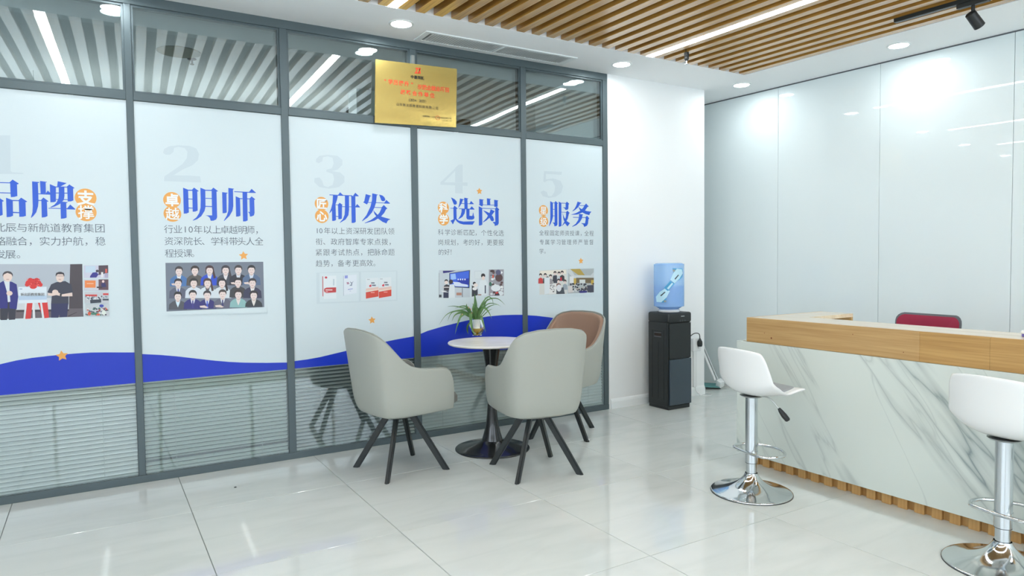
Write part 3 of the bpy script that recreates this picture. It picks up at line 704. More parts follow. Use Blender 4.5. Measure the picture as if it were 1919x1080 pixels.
# small pictures in a column
P.r((196, 196, 214), 1130, 200, 1460, 368); P.r((186, 206, 222), 1152, 208, 1286, 296); P.p((76, 60, 70), [(1330, 200), (1458, 196), (1460, 300), (1330, 330)]); P.r((206, 90, 80), 1420, 245, 1446, 300)
P.p((48, 44, 130), [(1215, 345), (1250, 295), (1300, 290), (1330, 320), (1300, 362), (1215, 364)]); P.e((56, 50, 60), 1312, 275, 20, 18); P.r((222, 220, 222), 1365, 290, 1392, 362); P.r((170, 164, 190), 1412, 305, 1458, 365)
P.r((196, 196, 206), 1132, 388, 1466, 540); P.r((226, 130, 70), 1145, 402, 1290, 500); P.r((236, 200, 176), 1170, 440, 1262, 448); P.r((92, 66, 76), 1330, 388, 1462, 530); P.e((226, 200, 196), 1392, 415, 16, 18); P.p((44, 42, 96), [(1365, 440), (1420, 435), (1435, 490), (1370, 495)]); P.r((60, 50, 56), 1305, 485, 1380, 505)
P.r((188, 192, 198), 1140, 558, 1468, 712); P.r((196, 62, 60), 1150, 592, 1310, 618); P.r((196, 62, 60), 1390, 575, 1464, 600)
for i in range(34): P.e(random.choice([(60, 60, 78), (214, 218, 220), (120, 140, 150)]), 1155 + random.random() * 305, 618 + random.random() * 40, 9, 12, 6)
P.p((52, 60, 72), [(1215, 665), (1365, 655), (1365, 700), (1220, 712)]); P.r((52, 60, 72), 1385, 650, 1466, 672)
P.r((190, 196, 200), 1150, 722, 1474, 884); P.e((40, 60, 160), 1370, 745, 30, 20)
for i in range(60): P.e(random.choice([(52, 52, 66), (210, 214, 214), (190, 70, 56), (56, 110, 96), (90, 96, 110)]), 1160 + random.random() * 300, 775 + random.random() * 92, 14, 11, 6)
P.e((66, 120, 100), 1270, 850, 60, 16); P.e((214, 224, 216), 1400, 835, 26, 34); P.e((206, 90, 60), 1205, 850, 22, 26); P.e((206, 90, 60), 1325, 862, 26, 14)
P.done('picture', films[0])
bm = bmesh.new()
for i, ch in enumerate('新北辰教育集团'):
    q = ony(302 / 7.2 + i * 46 / 7.2, 470 + 590 / 7.2, Y3); put_glyph(bm, ch, q.x, q.z, .0185, Y3 - .0056, .92, 2, .0)
flatobj('picture_lettering', bm, 'blackink', films[0])
# 2: group portrait of eighteen people
P = Pic((300, 480), 9.0)
P.p((112, 120, 134), [(90, 116), (1740, 97), (1757, 862), (108, 936)])
ppl = [(318, 185, 1, (60, 54, 58), (70, 112, 168), (214, 220, 226), None, 0), (588, 175, 1, (58, 48, 46), (84, 80, 78), None, None, 1), (835, 170, 1, (70, 48, 50), (40, 74, 190), (210, 216, 226), None, 2), (1105, 168, 1, (62, 56, 62), (62, 68, 80), (220, 214, 216), None, 2), (1320, 165, 1, (66, 60, 62), (48, 48, 60), (206, 210, 218), None, 0), (1540, 165, 1, (48, 46, 50), (84, 104, 136), (206, 214, 226), None, 0),
       (305, 390, 1, (50, 44, 48), (88, 92, 112), (220, 226, 232), (56, 64, 140), 0), (568, 385, 1, (48, 44, 46), (206, 214, 224), None, None, 1), (800, 385, 1, (74, 56, 54), (204, 214, 222), (90, 84, 90), None, 2), (1045, 385, 1, (44, 40, 46), (206, 214, 220), None, None, 2), (1315, 375, 1, (44, 40, 44), (62, 62, 66), None, None, 1), (1558, 385, 1, (60, 54, 56), (56, 56, 82), (218, 216, 214), None, 0),
       (300, 612, 1, (46, 40, 42), (78, 80, 88), (206, 226, 236), None, 0), (552, 585, 1, (46, 42, 44), (52, 50, 116), (214, 220, 228), (60, 56, 128), 0), (795, 592, 1, (58, 54, 58), (50, 46, 112), (214, 220, 228), (64, 84, 190), 0), (1055, 575, 1, (70, 60, 58), (98, 98, 116), (214, 220, 228), (60, 60, 110), 0), (1320, 578, 1, (58, 48, 48), (134, 176, 176), (214, 206, 204), None, 1), (1580, 592, 1, (50, 44, 48), (54, 58, 64), (222, 216, 210), None, 1)]
for n_, (x, y, s_, hair, suit, shirt, tie, kind) in enumerate(ppl):
    y -= 4; pp, ee, rr_ = P.p, P.e, P.r
    def fx(px): return x + (px - x) * 1.16
    class Q:
        p = staticmethod(lambda c, pts: pp(c, [(fx(u), v) for u, v in pts])); e = staticmethod(lambda c, cx, cy, rx, ry: ee(c, fx(cx), cy, rx * 1.2, ry * 1.08)); r = staticmethod(lambda c, a_, b_, c_, d_: rr_(c, fx(a_), b_, fx(c_), d_))
    bot = y + 330 if n_ < 12 else 905 - (x - 300) * .035
    w_ = 125 if kind != 1 else 118
    Q.p(suit, [(x - w_ - 8, bot), (x - w_, y + 210), (x - 80, y + 165), (x - 30, y + 140), (x + 30, y + 140), (x + 85, y + 168), (x + w_, y + 210), (x + w_ + 10, bot)])
    if shirt: Q.p(shirt, [(x - 34, y + 142), (x + 36, y + 142), (x + 22, y + 200), (x, y + 260), (x - 22, y + 200)])
    if tie: Q.p(tie, [(x - 9, y + 165), (x + 9, y + 165), (x + 14, min(bot, y + 300)), (x - 14, min(bot, y + 300))])
    if kind == 2: Q.p(hair, [(x - 58, y + 60), (x - 30, y + 8), (x + 20, y), (x + 60, y + 50), (x + 92, y + 200), (x + 60, y + 215), (x + 40, y + 100), (x - 40, y + 100), (x - 62, y + 140)])
    Q.p((204, 182, 176), [(x - 22, y + 110), (x + 22, y + 110), (x + 26, y + 158), (x, y + 172), (x - 26, y + 158)])
    Q.e(hair, x, y + 50, 60 if kind else 56, 56)
    Q.e((222, 204, 200), x, y + 84, 46, 60)
    Q.p(hair, [(x - 54, y + 60), (x - 50, y + 20), (x - 10, y + 2), (x + 34, y + 10), (x + 54, y + 60), (x + 34, y + 38), (x - 20, y + 34)])
    Q.r((96, 80, 80), x - 28, y + 72, x - 10, y + 77); Q.r((96, 80, 80), x + 10, y + 72, x + 28, y + 77); Q.r((176, 96, 96), x - 14, y + 116, x + 14, y + 121)
    if n_ in (0, 4, 5, 14, 15): Q.p((214, 196, 190), [(x - 110, bot - 45), (x - 40, bot - 55), (x + 20, bot - 20), (x - 10, bot - 8), (x - 100, bot - 18)])
P.p((203, 216, 221), [(60, 940), (108, 936), (1757, 862), (1800, 862), (1800, 960), (60, 1000)])
P.done('picture', films[1])
# 3: books
P = Pic((580, 495), 10.66)
P.p((195, 209, 215), [(135, 172), (1755, 130), (1755, 735), (145, 800)]); P.p((204, 217, 222), [(200, 185), (985, 165), (985, 742), (205, 765)]); P.p((204, 217, 222), [(1030, 160), (1730, 148), (1730, 712), (1030, 738)])
P.p((216, 224, 228), [(280, 240), (535, 232), (538, 690), (285, 700)]); P.p((190, 70, 76), [(257, 248), (272, 246), (276, 645), (260, 647)]); P.e((196, 66, 80), 330, 270, 26, 22)
P.p((188, 62, 64), [(340, 472), (532, 466), (532, 566), (340, 580), (300, 560), (288, 525), (300, 490)]); P.r((226, 200, 200), 320, 508, 458, 528); P.r((226, 180, 180), 320, 548, 368, 560); P.r((180, 196, 206), 470, 300, 496, 430)
P.p((214, 222, 230), [(680, 235), (940, 210), (945, 580), (685, 620)]); P.p((120, 134, 160), [(676, 235), (682, 235), (686, 635), (680, 635)]); P.p((140, 150, 212), [(703, 232), (765, 226), (765, 284), (703, 290)])
P.p((170, 130, 150), [(740, 365), (780, 360), (800, 400), (750, 408)]); P.p((130, 140, 160), [(805, 345), (845, 372), (882, 340), (855, 385), (850, 435), (795, 438), (835, 400)]); P.p((110, 124, 196), [(768, 505), (864, 488), (864, 500), (768, 518)]); P.r((130, 140, 180), 800, 536, 830, 543)
for dx in (0, 258):
    y_ = -10 if dx else 0
    P.p((214, 222, 226), [(1125 + dx, 290 + y_), (1375 + dx, 272 + y_), (1378 + dx, 500 + y_), (1128 + dx, 530 + y_)])
    P.p((222, 190, 180), [(1128 + dx, 490 + y_), (1378 + dx, 455 + y_), (1378 + dx, 520 + y_), (1128 + dx, 550 + y_)]); P.p((236, 214, 190), [(1128 + dx, 535 + y_), (1378 + dx, 508 + y_), (1378 + dx, 520 + y_), (1128 + dx, 552 + y_)])
    P.p((204, 68, 50), [(1125 + dx, 566 + y_), (1378 + dx, 520 + y_), (1378 + dx, 650 + y_), (1128 + dx, 692 + y_)]); P.r((236, 190, 180), 1225 + dx, 565 + y_, 1300 + dx, 576 + y_)
    P.r((110, 116, 130), 1232 + dx, 366 + y_, 1300 + dx, 392 + y_); P.p((206, 56, 70), [(1190 + dx, 430 + y_), (1236 + dx, 405 + y_), (1236 + dx, 455 + y_), (1200 + dx, 460 + y_)]); P.r((110, 116, 130), 1250 + dx, 412 + y_, 1324 + dx, 440 + y_); P.r((140, 150, 160), 1152 + dx, 304 + y_, 1204 + dx, 314 + y_)
P.done('picture', films[2])
# 4: class pictures
P = Pic((810, 495), 5.997)
P.p((188, 198, 206), [(75, 70), (425, 64), (425, 374), (75, 384)]); P.p((50, 46, 120), [(120, 76), (265, 74), (190, 95), (122, 104)]); P.p((44, 50, 62), [(192, 104), (425, 68), (418, 272), (255, 262), (192, 240)])
P.p((60, 100, 214), [(198, 108), (416, 76), (410, 262), (256, 254), (198, 235)]); P.p((150, 186, 236), [(205, 115), (260, 108), (270, 170), (210, 180)]); P.p((206, 216, 236), [(230, 200), (300, 205), (400, 235), (400, 256), (260, 250)]); P.p((32, 50, 160), [(270, 185), (410, 160), (410, 235), (330, 220)])
for x in (292, 318, 342, 368): P.r((226, 232, 242), x - 6, 165, x + 6, 182)
P.r((70, 76, 84), 335, 270, 341, 372); P.r((176, 130, 112), 272, 322, 330, 352); P.r((60, 66, 72), 75, 345, 105, 375); P.r((60, 66, 80), 75, 100, 78, 384)
P.e((44, 40, 48), 158, 190, 20, 18); P.e((226, 210, 204), 158, 208, 20, 20); P.p((56, 52, 62), [(132, 245), (160, 228), (196, 240), (192, 300), (130, 295)]); P.r((196, 190, 190), 118, 256, 190, 268); P.r((44, 50, 76), 126, 300, 184, 382)
P.e((60, 48, 50), 210, 200, 24, 26); P.p((214, 222, 226), [(196, 232), (250, 226), (256, 380), (186, 382), (188, 290)]); P.p((220, 224, 226), [(95, 298), (150, 305), (186, 320), (120, 316)])
P.p((204, 214, 220), [(445, 68), (630, 64), (632, 360), (445, 368)]); P.p((190, 202, 208), [(475, 78), (555, 75), (555, 172), (478, 170)]); P.r((206, 216, 220), 480, 83, 550, 166)
P.e((44, 40, 46), 572, 132, 24, 26); P.e((224, 206, 200), 574, 158, 18, 22); P.p((216, 224, 228), [(540, 185), (600, 178), (625, 240), (612, 350), (548, 355), (520, 270)]); P.e((44, 42, 48), 474, 218, 18, 18); P.e((226, 216, 212), 488, 238, 24, 22); P.p((52, 56, 66), [(445, 240), (480, 260), (510, 280), (512, 350), (445, 368)]); P.e((226, 226, 226), 478, 278, 26, 18); P.r((150, 110, 96), 515, 340, 552, 352); P.r((70, 74, 90), 590, 240, 604, 330)
P.p((150, 150, 158), [(636, 62), (804, 60), (804, 355), (636, 360)])
for i in range(40): P.e(random.choice([(210, 216, 220), (226, 230, 232), (90, 66, 66), (120, 130, 140), (196, 204, 210)]), 650 + random.random() * 140, 75 + random.random() * 270, 16, 13, 7)
P.e((84, 62, 64), 750, 155, 42, 45); P.e((90, 92, 122), 742, 95, 30, 30); P.e((66, 50, 52), 675, 80, 26, 14); P.e((64, 110, 96), 655, 225, 16, 24); P.e((220, 226, 230), 715, 270, 55, 38); P.e((214, 222, 226), 765, 330, 36, 26); P.p((70, 50, 60), [(705, 325), (742, 315), (760, 352), (700, 356)]); P.p((206, 60, 56), [(710, 322), (736, 312), (742, 328), (714, 335)]); P.e((200, 84, 60), 684, 140, 9, 22)
P.done('picture', films[3])
# 5
P = Pic((810, 495), 5.997)
P.p((206, 208, 204), [(1205, 72), (1516, 58), (1518, 335), (1205, 345)]); P.p((226, 220, 208), [(1215, 80), (1500, 66), (1505, 110), (1215, 120)])
hs = [(1218, 130, (190, 60, 60)), (1270, 128, (60, 56, 62)), (1330, 142, (150, 146, 150)), (1380, 105, (50, 48, 54)), (1425, 110, (190, 196, 200)), (1460, 100, (54, 48, 54)), (1295, 165, (206, 214, 220)), (1420, 190, (130, 96, 90)), (1492, 200, (150, 160, 170))]
for x, y, c in hs:
    P.e((56, 50, 52), x, y - 8, 17, 18); P.e((218, 200, 194), x, y + 6, 13, 15); P.p(c, [(x - 26, y + 90), (x - 24, y + 35), (x, y + 22), (x + 24, y + 35), (x + 28, y + 90)])
P.p((60, 62, 72), [(1360, 130), (1400, 125), (1405, 215), (1362, 215)]); P.r((196, 40, 60), 1440, 150, 1456, 190); P.p((214, 222, 226), [(1258, 150), (1320, 150), (1322, 330), (1262, 342)]); P.p((222, 222, 220), [(1320, 230), (1395, 215), (1400, 330), (1315, 340)]); P.p((70, 76, 84), [(1395, 280), (1475, 260), (1490, 335), (1395, 338)]); P.e((214, 216, 220), 1425, 270, 28, 40)
for i in range(26): P.e(random.choice([(90, 90, 96), (226, 228, 226), (60, 60, 66)]), 1325 + random.random() * 60, 235 + random.random() * 80, 7, 4, 6)
P.p((168, 176, 178), [(1525, 58), (1816, 50), (1816, 320), (1525, 332)]); P.p((196, 202, 204), [(1525, 62), (1560, 60), (1600, 128), (1780, 128), (1816, 90), (1816, 160), (1590, 165), (1525, 95)])
P.p((172, 148, 70), [(1548, 57), (1660, 54), (1716, 126), (1642, 124)]); P.r((216, 218, 218), 1545, 140, 1590, 215); P.r((188, 160, 70), 1590, 160, 1618, 240); P.r((110, 96, 70), 1618, 155, 1816, 215); P.r((206, 210, 208), 1655, 175, 1720, 215); P.r((188, 160, 70), 1785, 180, 1816, 240)
for i in range(70): P.e(random.choice([(54, 54, 62), (206, 208, 208), (66, 66, 76), (176, 168, 160), (40, 42, 52)]), 1530 + random.random() * 280, 222 + random.random() * 92, 11, 10, 6)
P.p((52, 48, 120), [(1655, 305), (1740, 300), (1738, 322), (1660, 328)]); P.p((66, 68, 82), [(1740, 240), (1816, 235), (1816, 318), (1745, 318)]); P.p((206, 200, 196), [(1525, 250), (1575, 240), (1580, 318), (1527, 325)])
P.p((203, 216, 221), [(1190, 349), (1205, 345), (1518, 335), (1523, 332), (1816, 320), (1830, 320), (1830, 340), (1190, 370)])
P.done('picture', films[4])

# ================================================================== blinds behind the lower glass
def make_slat_mesh(w):
    bm = bmesh.new(); rows = []
    for k in range(7):
        a = (k / 6 - .5) * 2; y = a * .0128; z = .0034 * (1 - a * a)
        rows.append([bm.verts.new((0, y, z)), bm.verts.new((w, y, z))])
    for r0, r1 in zip(rows, rows[1:]): bm.faces.new((r0[0], r1[0], r1[1], r0[1]))
    me = bpy.data.meshes.new('slat'); bm.to_mesh(me); bm.free()
    for p in me.polygons: p.use_smooth = True
    return me
tilts = [50, -66, 26, 68, 64]
blab = ['silvery venetian blind glimpsed under the leftmost printed film, slats half open', 'pale closed venetian blind under the film headed 明师, with a raised lower slat',
        'half-open see-through venetian blind behind the left tub chair', 'bright venetian blind behind the round table pedestal', 'venetian blind behind the brown-lined chair, next to the pillar']
BY = WY + .040
for i, ((a, b), tl) in enumerate(zip(bays, tilts)):
    t = thing('venetian_blind', blab[i], 'blind', (a + .001, BY, 0), 0, 'venetian blinds between the panes')
    me = make_slat_mesh(b - a - .002); me.materials.append(M['slatmetal2' if i == 1 else 'slatmetal'])
    z = .075
    k = 0
    while z < .66:
        o = bpy.data.objects.new('slat', me); COL.objects.link(o); o.parent = t
        tt = tl + (random.uniform(-1.2, 1.2))
        if i == 1 and k == 2: z2 = z + .004; tt = -40
        else: z2 = z
        o.location = (0, 0, z2); o.rotation_euler = (R(tt), 0, 0)
        z += .0257; k += 1
    boxo('bottom_rail', (0, b - a - .002, -.011, .011, .047, .060), 'slatmetal2', t)
    w = b - a
    for fx in (.20, .80):
        bm = bmesh.new(); tube(bm, [(w * fx, -.0145, .055), (w * fx, -.0145, .68)], .0011, 5); bmobj('ladder_cord', bm, 'cord', t)

# ================================================================== brass plaque
PLY = WY - .022
pl = thing('brass_plaque', 'gold plaque with red and black Chinese lettering fixed over the glass partition mullion', 'plaque')
c = [ony(*p, PLY) for p in ((704, 111), (856.5, 129), (855, 239), (702.5, 230))]
bm = bmesh.new(); fa = [bm.verts.new((p.x, PLY, p.z)) for p in c]; ba = [bm.verts.new((p.x, PLY + .010, p.z)) for p in c]
bm.faces.new(fa); bm.faces.new(ba[::-1])
for i in range(4): bm.faces.new((fa[i], fa[(i + 1) % 4], ba[(i + 1) % 4], ba[i]))
bmesh.ops.bevel(bm, geom=bm.edges[:], offset=.002, segments=2, affect='EDGES')
bmobj('plate', bm, 'brass', pl)
boxo('mounting_bracket', (2.035, 2.06, PLY + .008, WY + .0, 2.38, 2.86), 'steel', pl)
YP = PLY - .0012
def ptext(s, x0, x1, y0, y1, em, ma, off=0.0, sx=1.0):
    xs = [x0 + (x1 - x0) * i / max(1, len(s) - 1) for i in range(len(s))]
    zx = [690 + x / 6.75 for x in xs]
    bm = bmesh.new()
    for i, ch in enumerate(s):
        py = 90 + (y0 + (y1 - y0) * i / max(1, len(s) - 1)) / 6.75
        q = ony(zx[i], py, YP); e = abs(ony(zx[i], py - em / 13.5, YP).z - ony(zx[i], py + em / 13.5, YP).z)
        if ch != ' ': put_glyph(bm, ch, q.x, q.z, e, YP, sx, 3, off, slope=-.0)
    return flatobj('lettering', bm, ma, pl)
ptext('“学历提升”', 215, 555, 418, 462, 66, 'red', .02)
ptext('示范企就业项目', 655, 1000, 492, 530, 66, 'red', .02)
ptext('战略合作单位', 438, 812, 555, 600, 64, 'red', .02)
ptext('中鼎国融', 558, 690, 365, 382, 46, 'blackink', .03)
ptext('(2024- 2025)', 522, 728, 655, 675, 46, 'blackink')
ptext('山东新北辰教育科技有限公司', 375, 868, 712, 762, 42, 'blackink')
ptext('中鼎国融（山东）教育科技有限公司', 700, 1042, 862, 893, 24, 'blackink')
ptext('2024年11月', 940, 1045, 917, 924, 22, 'blackink')
bm = bmesh.new()
for pts in ([(600, 250), (640, 250), (612, 308), (645, 308), (645, 324), (586, 322), (618, 268), (600, 266)], [(640, 250), (655, 252), (665, 326), (650, 326)], [(655, 252), (666, 254), (640, 325), (628, 324)]):
    poly_bm(bm, pts, YP, (690, 90), 6.75)
flatobj('emblem', bm, 'red', pl)
bm = bmesh.new(); q = ony(690 + 880 / 6.75, 90 + 885 / 6.75, YP)
for k in range(20):
    a, b = 2 * math.pi * k / 20, 2 * math.pi * (k + 1) / 20
    f = bm.faces.new([bm.verts.new((q.x + r_ * math.cos(t_), YP, q.z + r_ * math.sin(t_))) for r_, t_ in ((.017, a), (.017, b), (.0145, b), (.0145, a))])
flatobj('red_seal', bm, 'red', pl)

# ================================================================== ceiling fittings
def downlight(x, y, label):
    t = thing('downlight', label, 'light', (x, y, CZ), 0, 'recessed ceiling downlights')
    bm = bmesh.new(); lathe(bm, [(.066, -.001), (.070, -.006), (.084, -.004), (.086, 0), (.066, 0)], 36); bmobj('trim_ring', bm, 'trimwhite', t, True)
    bm = bmesh.new(); lathe(bm, [(0, -.002), (.066, -.002), (.066, 0), (0, 0)], 36); bmobj('lens', bm, 'down', t)
for x, y, lab in [(1.835, 4.43, 'round recessed downlight left of the ceiling air grille'), (3.80, 4.45, 'round recessed downlight over the right end of the glass partition'),
                  (5.245, 4.43, 'round recessed downlight near the corner above the water cooler'), (5.345, 3.01, 'round recessed downlight in the soffit near the track spotlight'),
                  (.146, 4.48, 'downlight seen only as a reflection in the left transom glass'), (5.44, 1.55, 'downlight in the right soffit out of view beside the counter'),
                  (5.5, .1, 'downlight in the right soffit furthest behind the camera'), (-1.7, 4.48, 'downlight in the soffit out of view to the left')]:
    downlight(x, y, lab)
# air grille
v = thing('air_grille', 'long white rectangular air grille in the ceiling soffit above the plaque', 'vent', (0, 0, CZ))
gx0, gx1, gy0, gy1 = 2.04, 3.365, 4.475, 4.70
bm = bmesh.new()
for s in ((gx0, gx1, gy0, gy0 + .028), (gx0, gx1, gy1 - .028, gy1), (gx0, gx0 + .045, gy0 + .028, gy1 - .028), (gx1 - .045, gx1, gy0 + .028, gy1 - .028), ((gx0 + gx1) / 2 - .02, (gx0 + gx1) / 2 + .005, gy0 + .028, gy1 - .028)):
    box(bm, s[0], s[1], s[2], s[3], -.008, 0, bev=.002)
bmobj('grille_frame', bm, 'trimwhite', v)
boxo('duct_opening', (gx0 + .04, gx1 - .04, gy0 + .02, gy1 - .02, -.0012, -.0004), 'grille', v)
boxo('dark_slot', (gx0 + .047, gx0 + .060, gy0 + .03, gy1 - .03, -.0020, -.0014), 'greyplastic', v)
bm = bmesh.new(); x = gx0 + .062
while x < gx1 - .05:
    vs = [bm.verts.new(p) for p in ((x, gy0 + .026, -.0075), (x + .018, gy0 + .026, -.0035), (x + .018, gy1 - .026, -.0035), (x, gy1 - .026, -.0075))]
    ws = [bm.verts.new((p.co.x + .0015, p.co.y, p.co.z + .0)) for p in vs]
    bm.faces.new(vs); bm.faces.new(ws[::-1])
    x += .0205
o = bmobj('grille_vanes', bm, 'trimwhite', v); o['kind'] = 'stuff'
# sprinkler
sp = thing('sprinkler', 'small black sprinkler head hanging below the wooden slats', 'sprinkler', (4.035, 3.945, CZ))
bm = bmesh.new(); lathe(bm, [(0, .04), (.010, .04), (.010, .0), (.019, -.002), (.019, -.03), (.016, -.032), (.018, -.036), (.018, -.056), (.010, -.066), (0, -.066)], 20); bmobj('body', bm, 'blackplastic', sp, True)
bm = bmesh.new(); lathe(bm, [(0, -.064), (.005, -.066), (.006, -.088), (.014, -.090), (.014, -.093), (0, -.093)], 16); bmobj('deflector', bm, 'steel', sp, True)
# sprinkler and unlit downlight disc in the back room
sp = thing('sprinkler', 'sprinkler head seen through the transom glass above the film headed 明师', 'sprinkler', (.73, 6.2, 3.02))
bm = bmesh.new(); lathe(bm, [(.035, 0), (.035, -.006), (.008, -.008), (.008, -.04), (.016, -.044), (.016, -.048), (0, -.048)], 16); bmobj('body', bm, 'backdark', sp, True)
o = bmesh.new(); lathe(o, [(0, -.004), (.16, -.004), (.16, 0), (0, 0)], 30)
o = bmobj('unlit_downlight', o, mat('pale_olive_disc', (132, 134, 122), .7), None); o.location = (.62, 6.05, 3.02); tag(o, 'flat round unlit ceiling disc seen through the transom glass', 'ceiling disc')
# track and spotlight
A0 = Vector((4.735, 2.694, CZ)); A1_ = A0 + Vector((math.sin(SKEW), -math.cos(SKEW), 0)) * 2.2
tr = thing('lighting_track', 'black lighting track fixed under the wooden ceiling slats', 'track', A0, SKEW)
bm = bmesh.new(); box(bm, -.018, -.006, -2.2, 0, -.026, 0); box(bm, -.006, .006, -2.2, 0, -.026, 0); box(bm, .006, .018, -2.2, 0, -.026, 0)
bmobj('rail', bm, 'black', tr)
for xx in (-.0075, .0075):
    boxo('conductor', (xx - .0012, xx + .0012, -2.19, -.01, -.0275, -.0262), 'steel', tr)
LP = A0 + Vector((math.sin(SKEW), -math.cos(SKEW), 0)) * .46
sl = thing('track_spotlight', 'black cylindrical spotlight clipped to the ceiling track', 'spotlight', (LP.x, LP.y, CZ - .027), SKEW)
boxo('adapter', (-.019, .019, -.11, .07, -.028, -.001), 'blackplastic', sl, bev=.002)
bm = bmesh.new(); tube(bm, [(0, -.02, -.028), (0, -.02, -.072)], .011, 12); bmobj('stem', bm, 'blackplastic', sl, True)
bm = bmesh.new(); lathe(bm, [(0, .052), (.026, .052), (.031, .047), (.033, -.055), (.028, -.058), (.026, -.045), (0, -.045)], 28)
h = bmobj('lamp_head', bm, 'blackplastic', sl, True); h.location = (.012, -.025, -.115); h.rotation_euler = (R(-15), R(-42), 0)

# ================================================================== tub chairs
def frame_row(path, th):
    n = len(path); out = []
    for i, (x, y, z) in enumerate(path):
        a, b = path[max(i - 1, 0)], path[min(i + 1, n - 1)]
        tx, ty = b[0] - a[0], b[1] - a[1]; l = math.hypot(tx, ty) or 1
        nx, ny = ty / l, -tx / l
        if nx * (x - .02) + ny * y > 0: nx, ny = -nx, -ny
        out.append((x + nx * th, y + ny * th, z))
    return out
half = smoothpts([(.262, -.236), (.18, -.250), (.07, -.260), (-.045, -.262), (-.14, -.256), (-.205, -.224), (-.232, -.155), (-.240, -.08), (-.242, 0)], 3)
plan = half + [(x, -y) for x, y in reversed(half[:-1])]
NH = len(half) - 1
TOPZ = [(0, .56), (.03, .62), (.07, .652), (.12, .664), (.22, .670), (.30, .676), (.37, .694), (.43, .732), (.49, .790), (.55, .844), (.61, .882), (.70, .910), (.84, .926), (1, .93)]
def shell_row(t, zlo=.385):
    row = []
    for i, (x, y) in enumerate(plan):
        a = 1 - abs(i - NH) / NH
        zt = interp(TOPZ, a); z = zlo + (zt - zlo) * t
        u = (z - .385) / .55
        k = max(0, 1 - (z - .385) / .11); s = 1 - .085 * k ** 2.2
        xx, yy = x * (s if x < 0 else 1), y * s * (.955 + .115 * u)
        xx -= .072 * u * max(0, min(1, (.10 - x) / .34)); xx += .022 * (1 - u * 1.8) * max(0, min(1, (x - .12) / .16))
        row.append((xx, yy, z))
    return row
def grid_closed(outer, inner):
    bm = bmesh.new()
    A = [[bm.verts.new(p) for p in r] for r in outer]; B = [[bm.verts.new(p) for p in r] for r in inner]
    m_, n_ = len(A), len(A[0])
    for j in range(m_ - 1):
        for i in range(n_ - 1):
            bm.faces.new((A[j][i], A[j][i + 1], A[j + 1][i + 1], A[j + 1][i])); bm.faces.new((B[j][i], B[j + 1][i], B[j + 1][i + 1], B[j][i + 1]))
    for i in range(n_ - 1):
        bm.faces.new((A[-1][i], A[-1][i + 1], B[-1][i + 1], B[-1][i])); bm.faces.new((A[0][i + 1], A[0][i], B[0][i], B[0][i + 1]))
    for j in range(m_ - 1):
        bm.faces.new((A[j + 1][0], B[j + 1][0], B[j][0], A[j][0])); bm.faces.new((A[j][-1], B[j][-1], B[j + 1][-1], A[j + 1][-1]))
    return bm, A, B
TS = [0, .06, .14, .25, .4, .55, .7, .85, .95, 1]
def make_chair(label, loc, rz, legrot, inner, group):
    t = thing('tub_chair', label, 'chair', loc, rz, group)
    rows = [shell_row(s) for s in TS]
    bm, A, B = grid_closed(rows, [frame_row(r, .013) for r in rows])
    o = bmobj('outer_shell', bm, 'leather', t, True); subsurf(o)
    # underside pan
    r0 = rows[0]; bm = bmesh.new(); base = [bm.verts.new((x * .985, y * .985, z + .004)) for x, y, z in r0]; low = [bm.verts.new((x * .8, y * .8, .372)) for x, y, z in r0]; cc = bm.verts.new((.03, 0, .368))
    n_ = len(base)
    for i in range(n_):
        j = (i + 1) % n_
        bm.faces.new((base[i], base[j], low[j], low[i])); bm.faces.new((low[i], low[j], cc))
    bm.faces.new(base)
    bmobj('seat_pan', bm, 'leather', t, True)
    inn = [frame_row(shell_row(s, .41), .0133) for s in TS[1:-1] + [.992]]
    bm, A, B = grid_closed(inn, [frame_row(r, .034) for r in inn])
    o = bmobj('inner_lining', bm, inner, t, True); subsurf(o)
    top = [(x, y, z + .001) for x, y, z in frame_row(shell_row(1), .013)]
    bm = bmesh.new(); tube(bm, top, .0042, 8); bmobj('piping', bm, 'pipe', t, True)
    # cushion
    bm = bmesh.new(); ring = []
    cp = [(x * .80 + .0, y * .80) for x, y in plan]; cp = [(.328, cp[0][1] * .96)] + cp + [(.328, cp[-1][1] * .96)]
    prof = [(.90, .402), (1.0, .425), (1.0, .462), (.95, .483), (.7, .492), (.3, .494)]
    for s_, z in prof: ring.append([bm.verts.new((.03 + (x - .03) * s_, y * s_, z)) for x, y in cp])
    for a_, b_ in zip(ring, ring[1:]):
        for i in range(len(cp)): bm.faces.new((a_[i], a_[(i + 1) % len(cp)], b_[(i + 1) % len(cp)], b_[i]))
    bm.faces.new(ring[0]); bm.faces.new(ring[-1])
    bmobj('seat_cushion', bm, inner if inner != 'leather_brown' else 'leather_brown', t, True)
    bm = bmesh.new(); lathe(bm, [(0, .340), (.075, .340), (.085, .348), (.085, .372), (0, .372)], 24); bmobj('swivel_hub', bm, 'black', t)
    for k in range(4):
        a = legrot - rz + k * math.pi / 2
        d = Vector((math.cos(a), math.sin(a), 0)); e = Vector((-d.y, d.x, 0))
        bm = bmesh.new(); q = []
        for r0_, z, hw, ht in ((.300, 0, .022, .0125), (.075, .36, .024, .0135)):
            c_ = d * r0_ + Vector((0, 0, z)); q.append([bm.verts.new(c_ + d * sx_ * hw + e * sy_ * ht) for sx_, sy_ in ((-1, -1), (1, -1), (1, 1), (-1, 1))])
        bm.faces.new(q[0]); bm.faces.new(q[1][::-1])
        for i in range(4): bm.faces.new((q[0][i], q[0][(i + 1) % 4], q[1][(i + 1) % 4], q[1][i]))
        es = [ed for ed in bm.edges if abs(ed.verts[0].co.z - ed.verts[1].co.z) > .1]
        bmesh.ops.bevel(bm, geom=es, offset=.006, segments=2, affect='EDGES')
        bmobj('leg', bm, 'black', t)
    return t
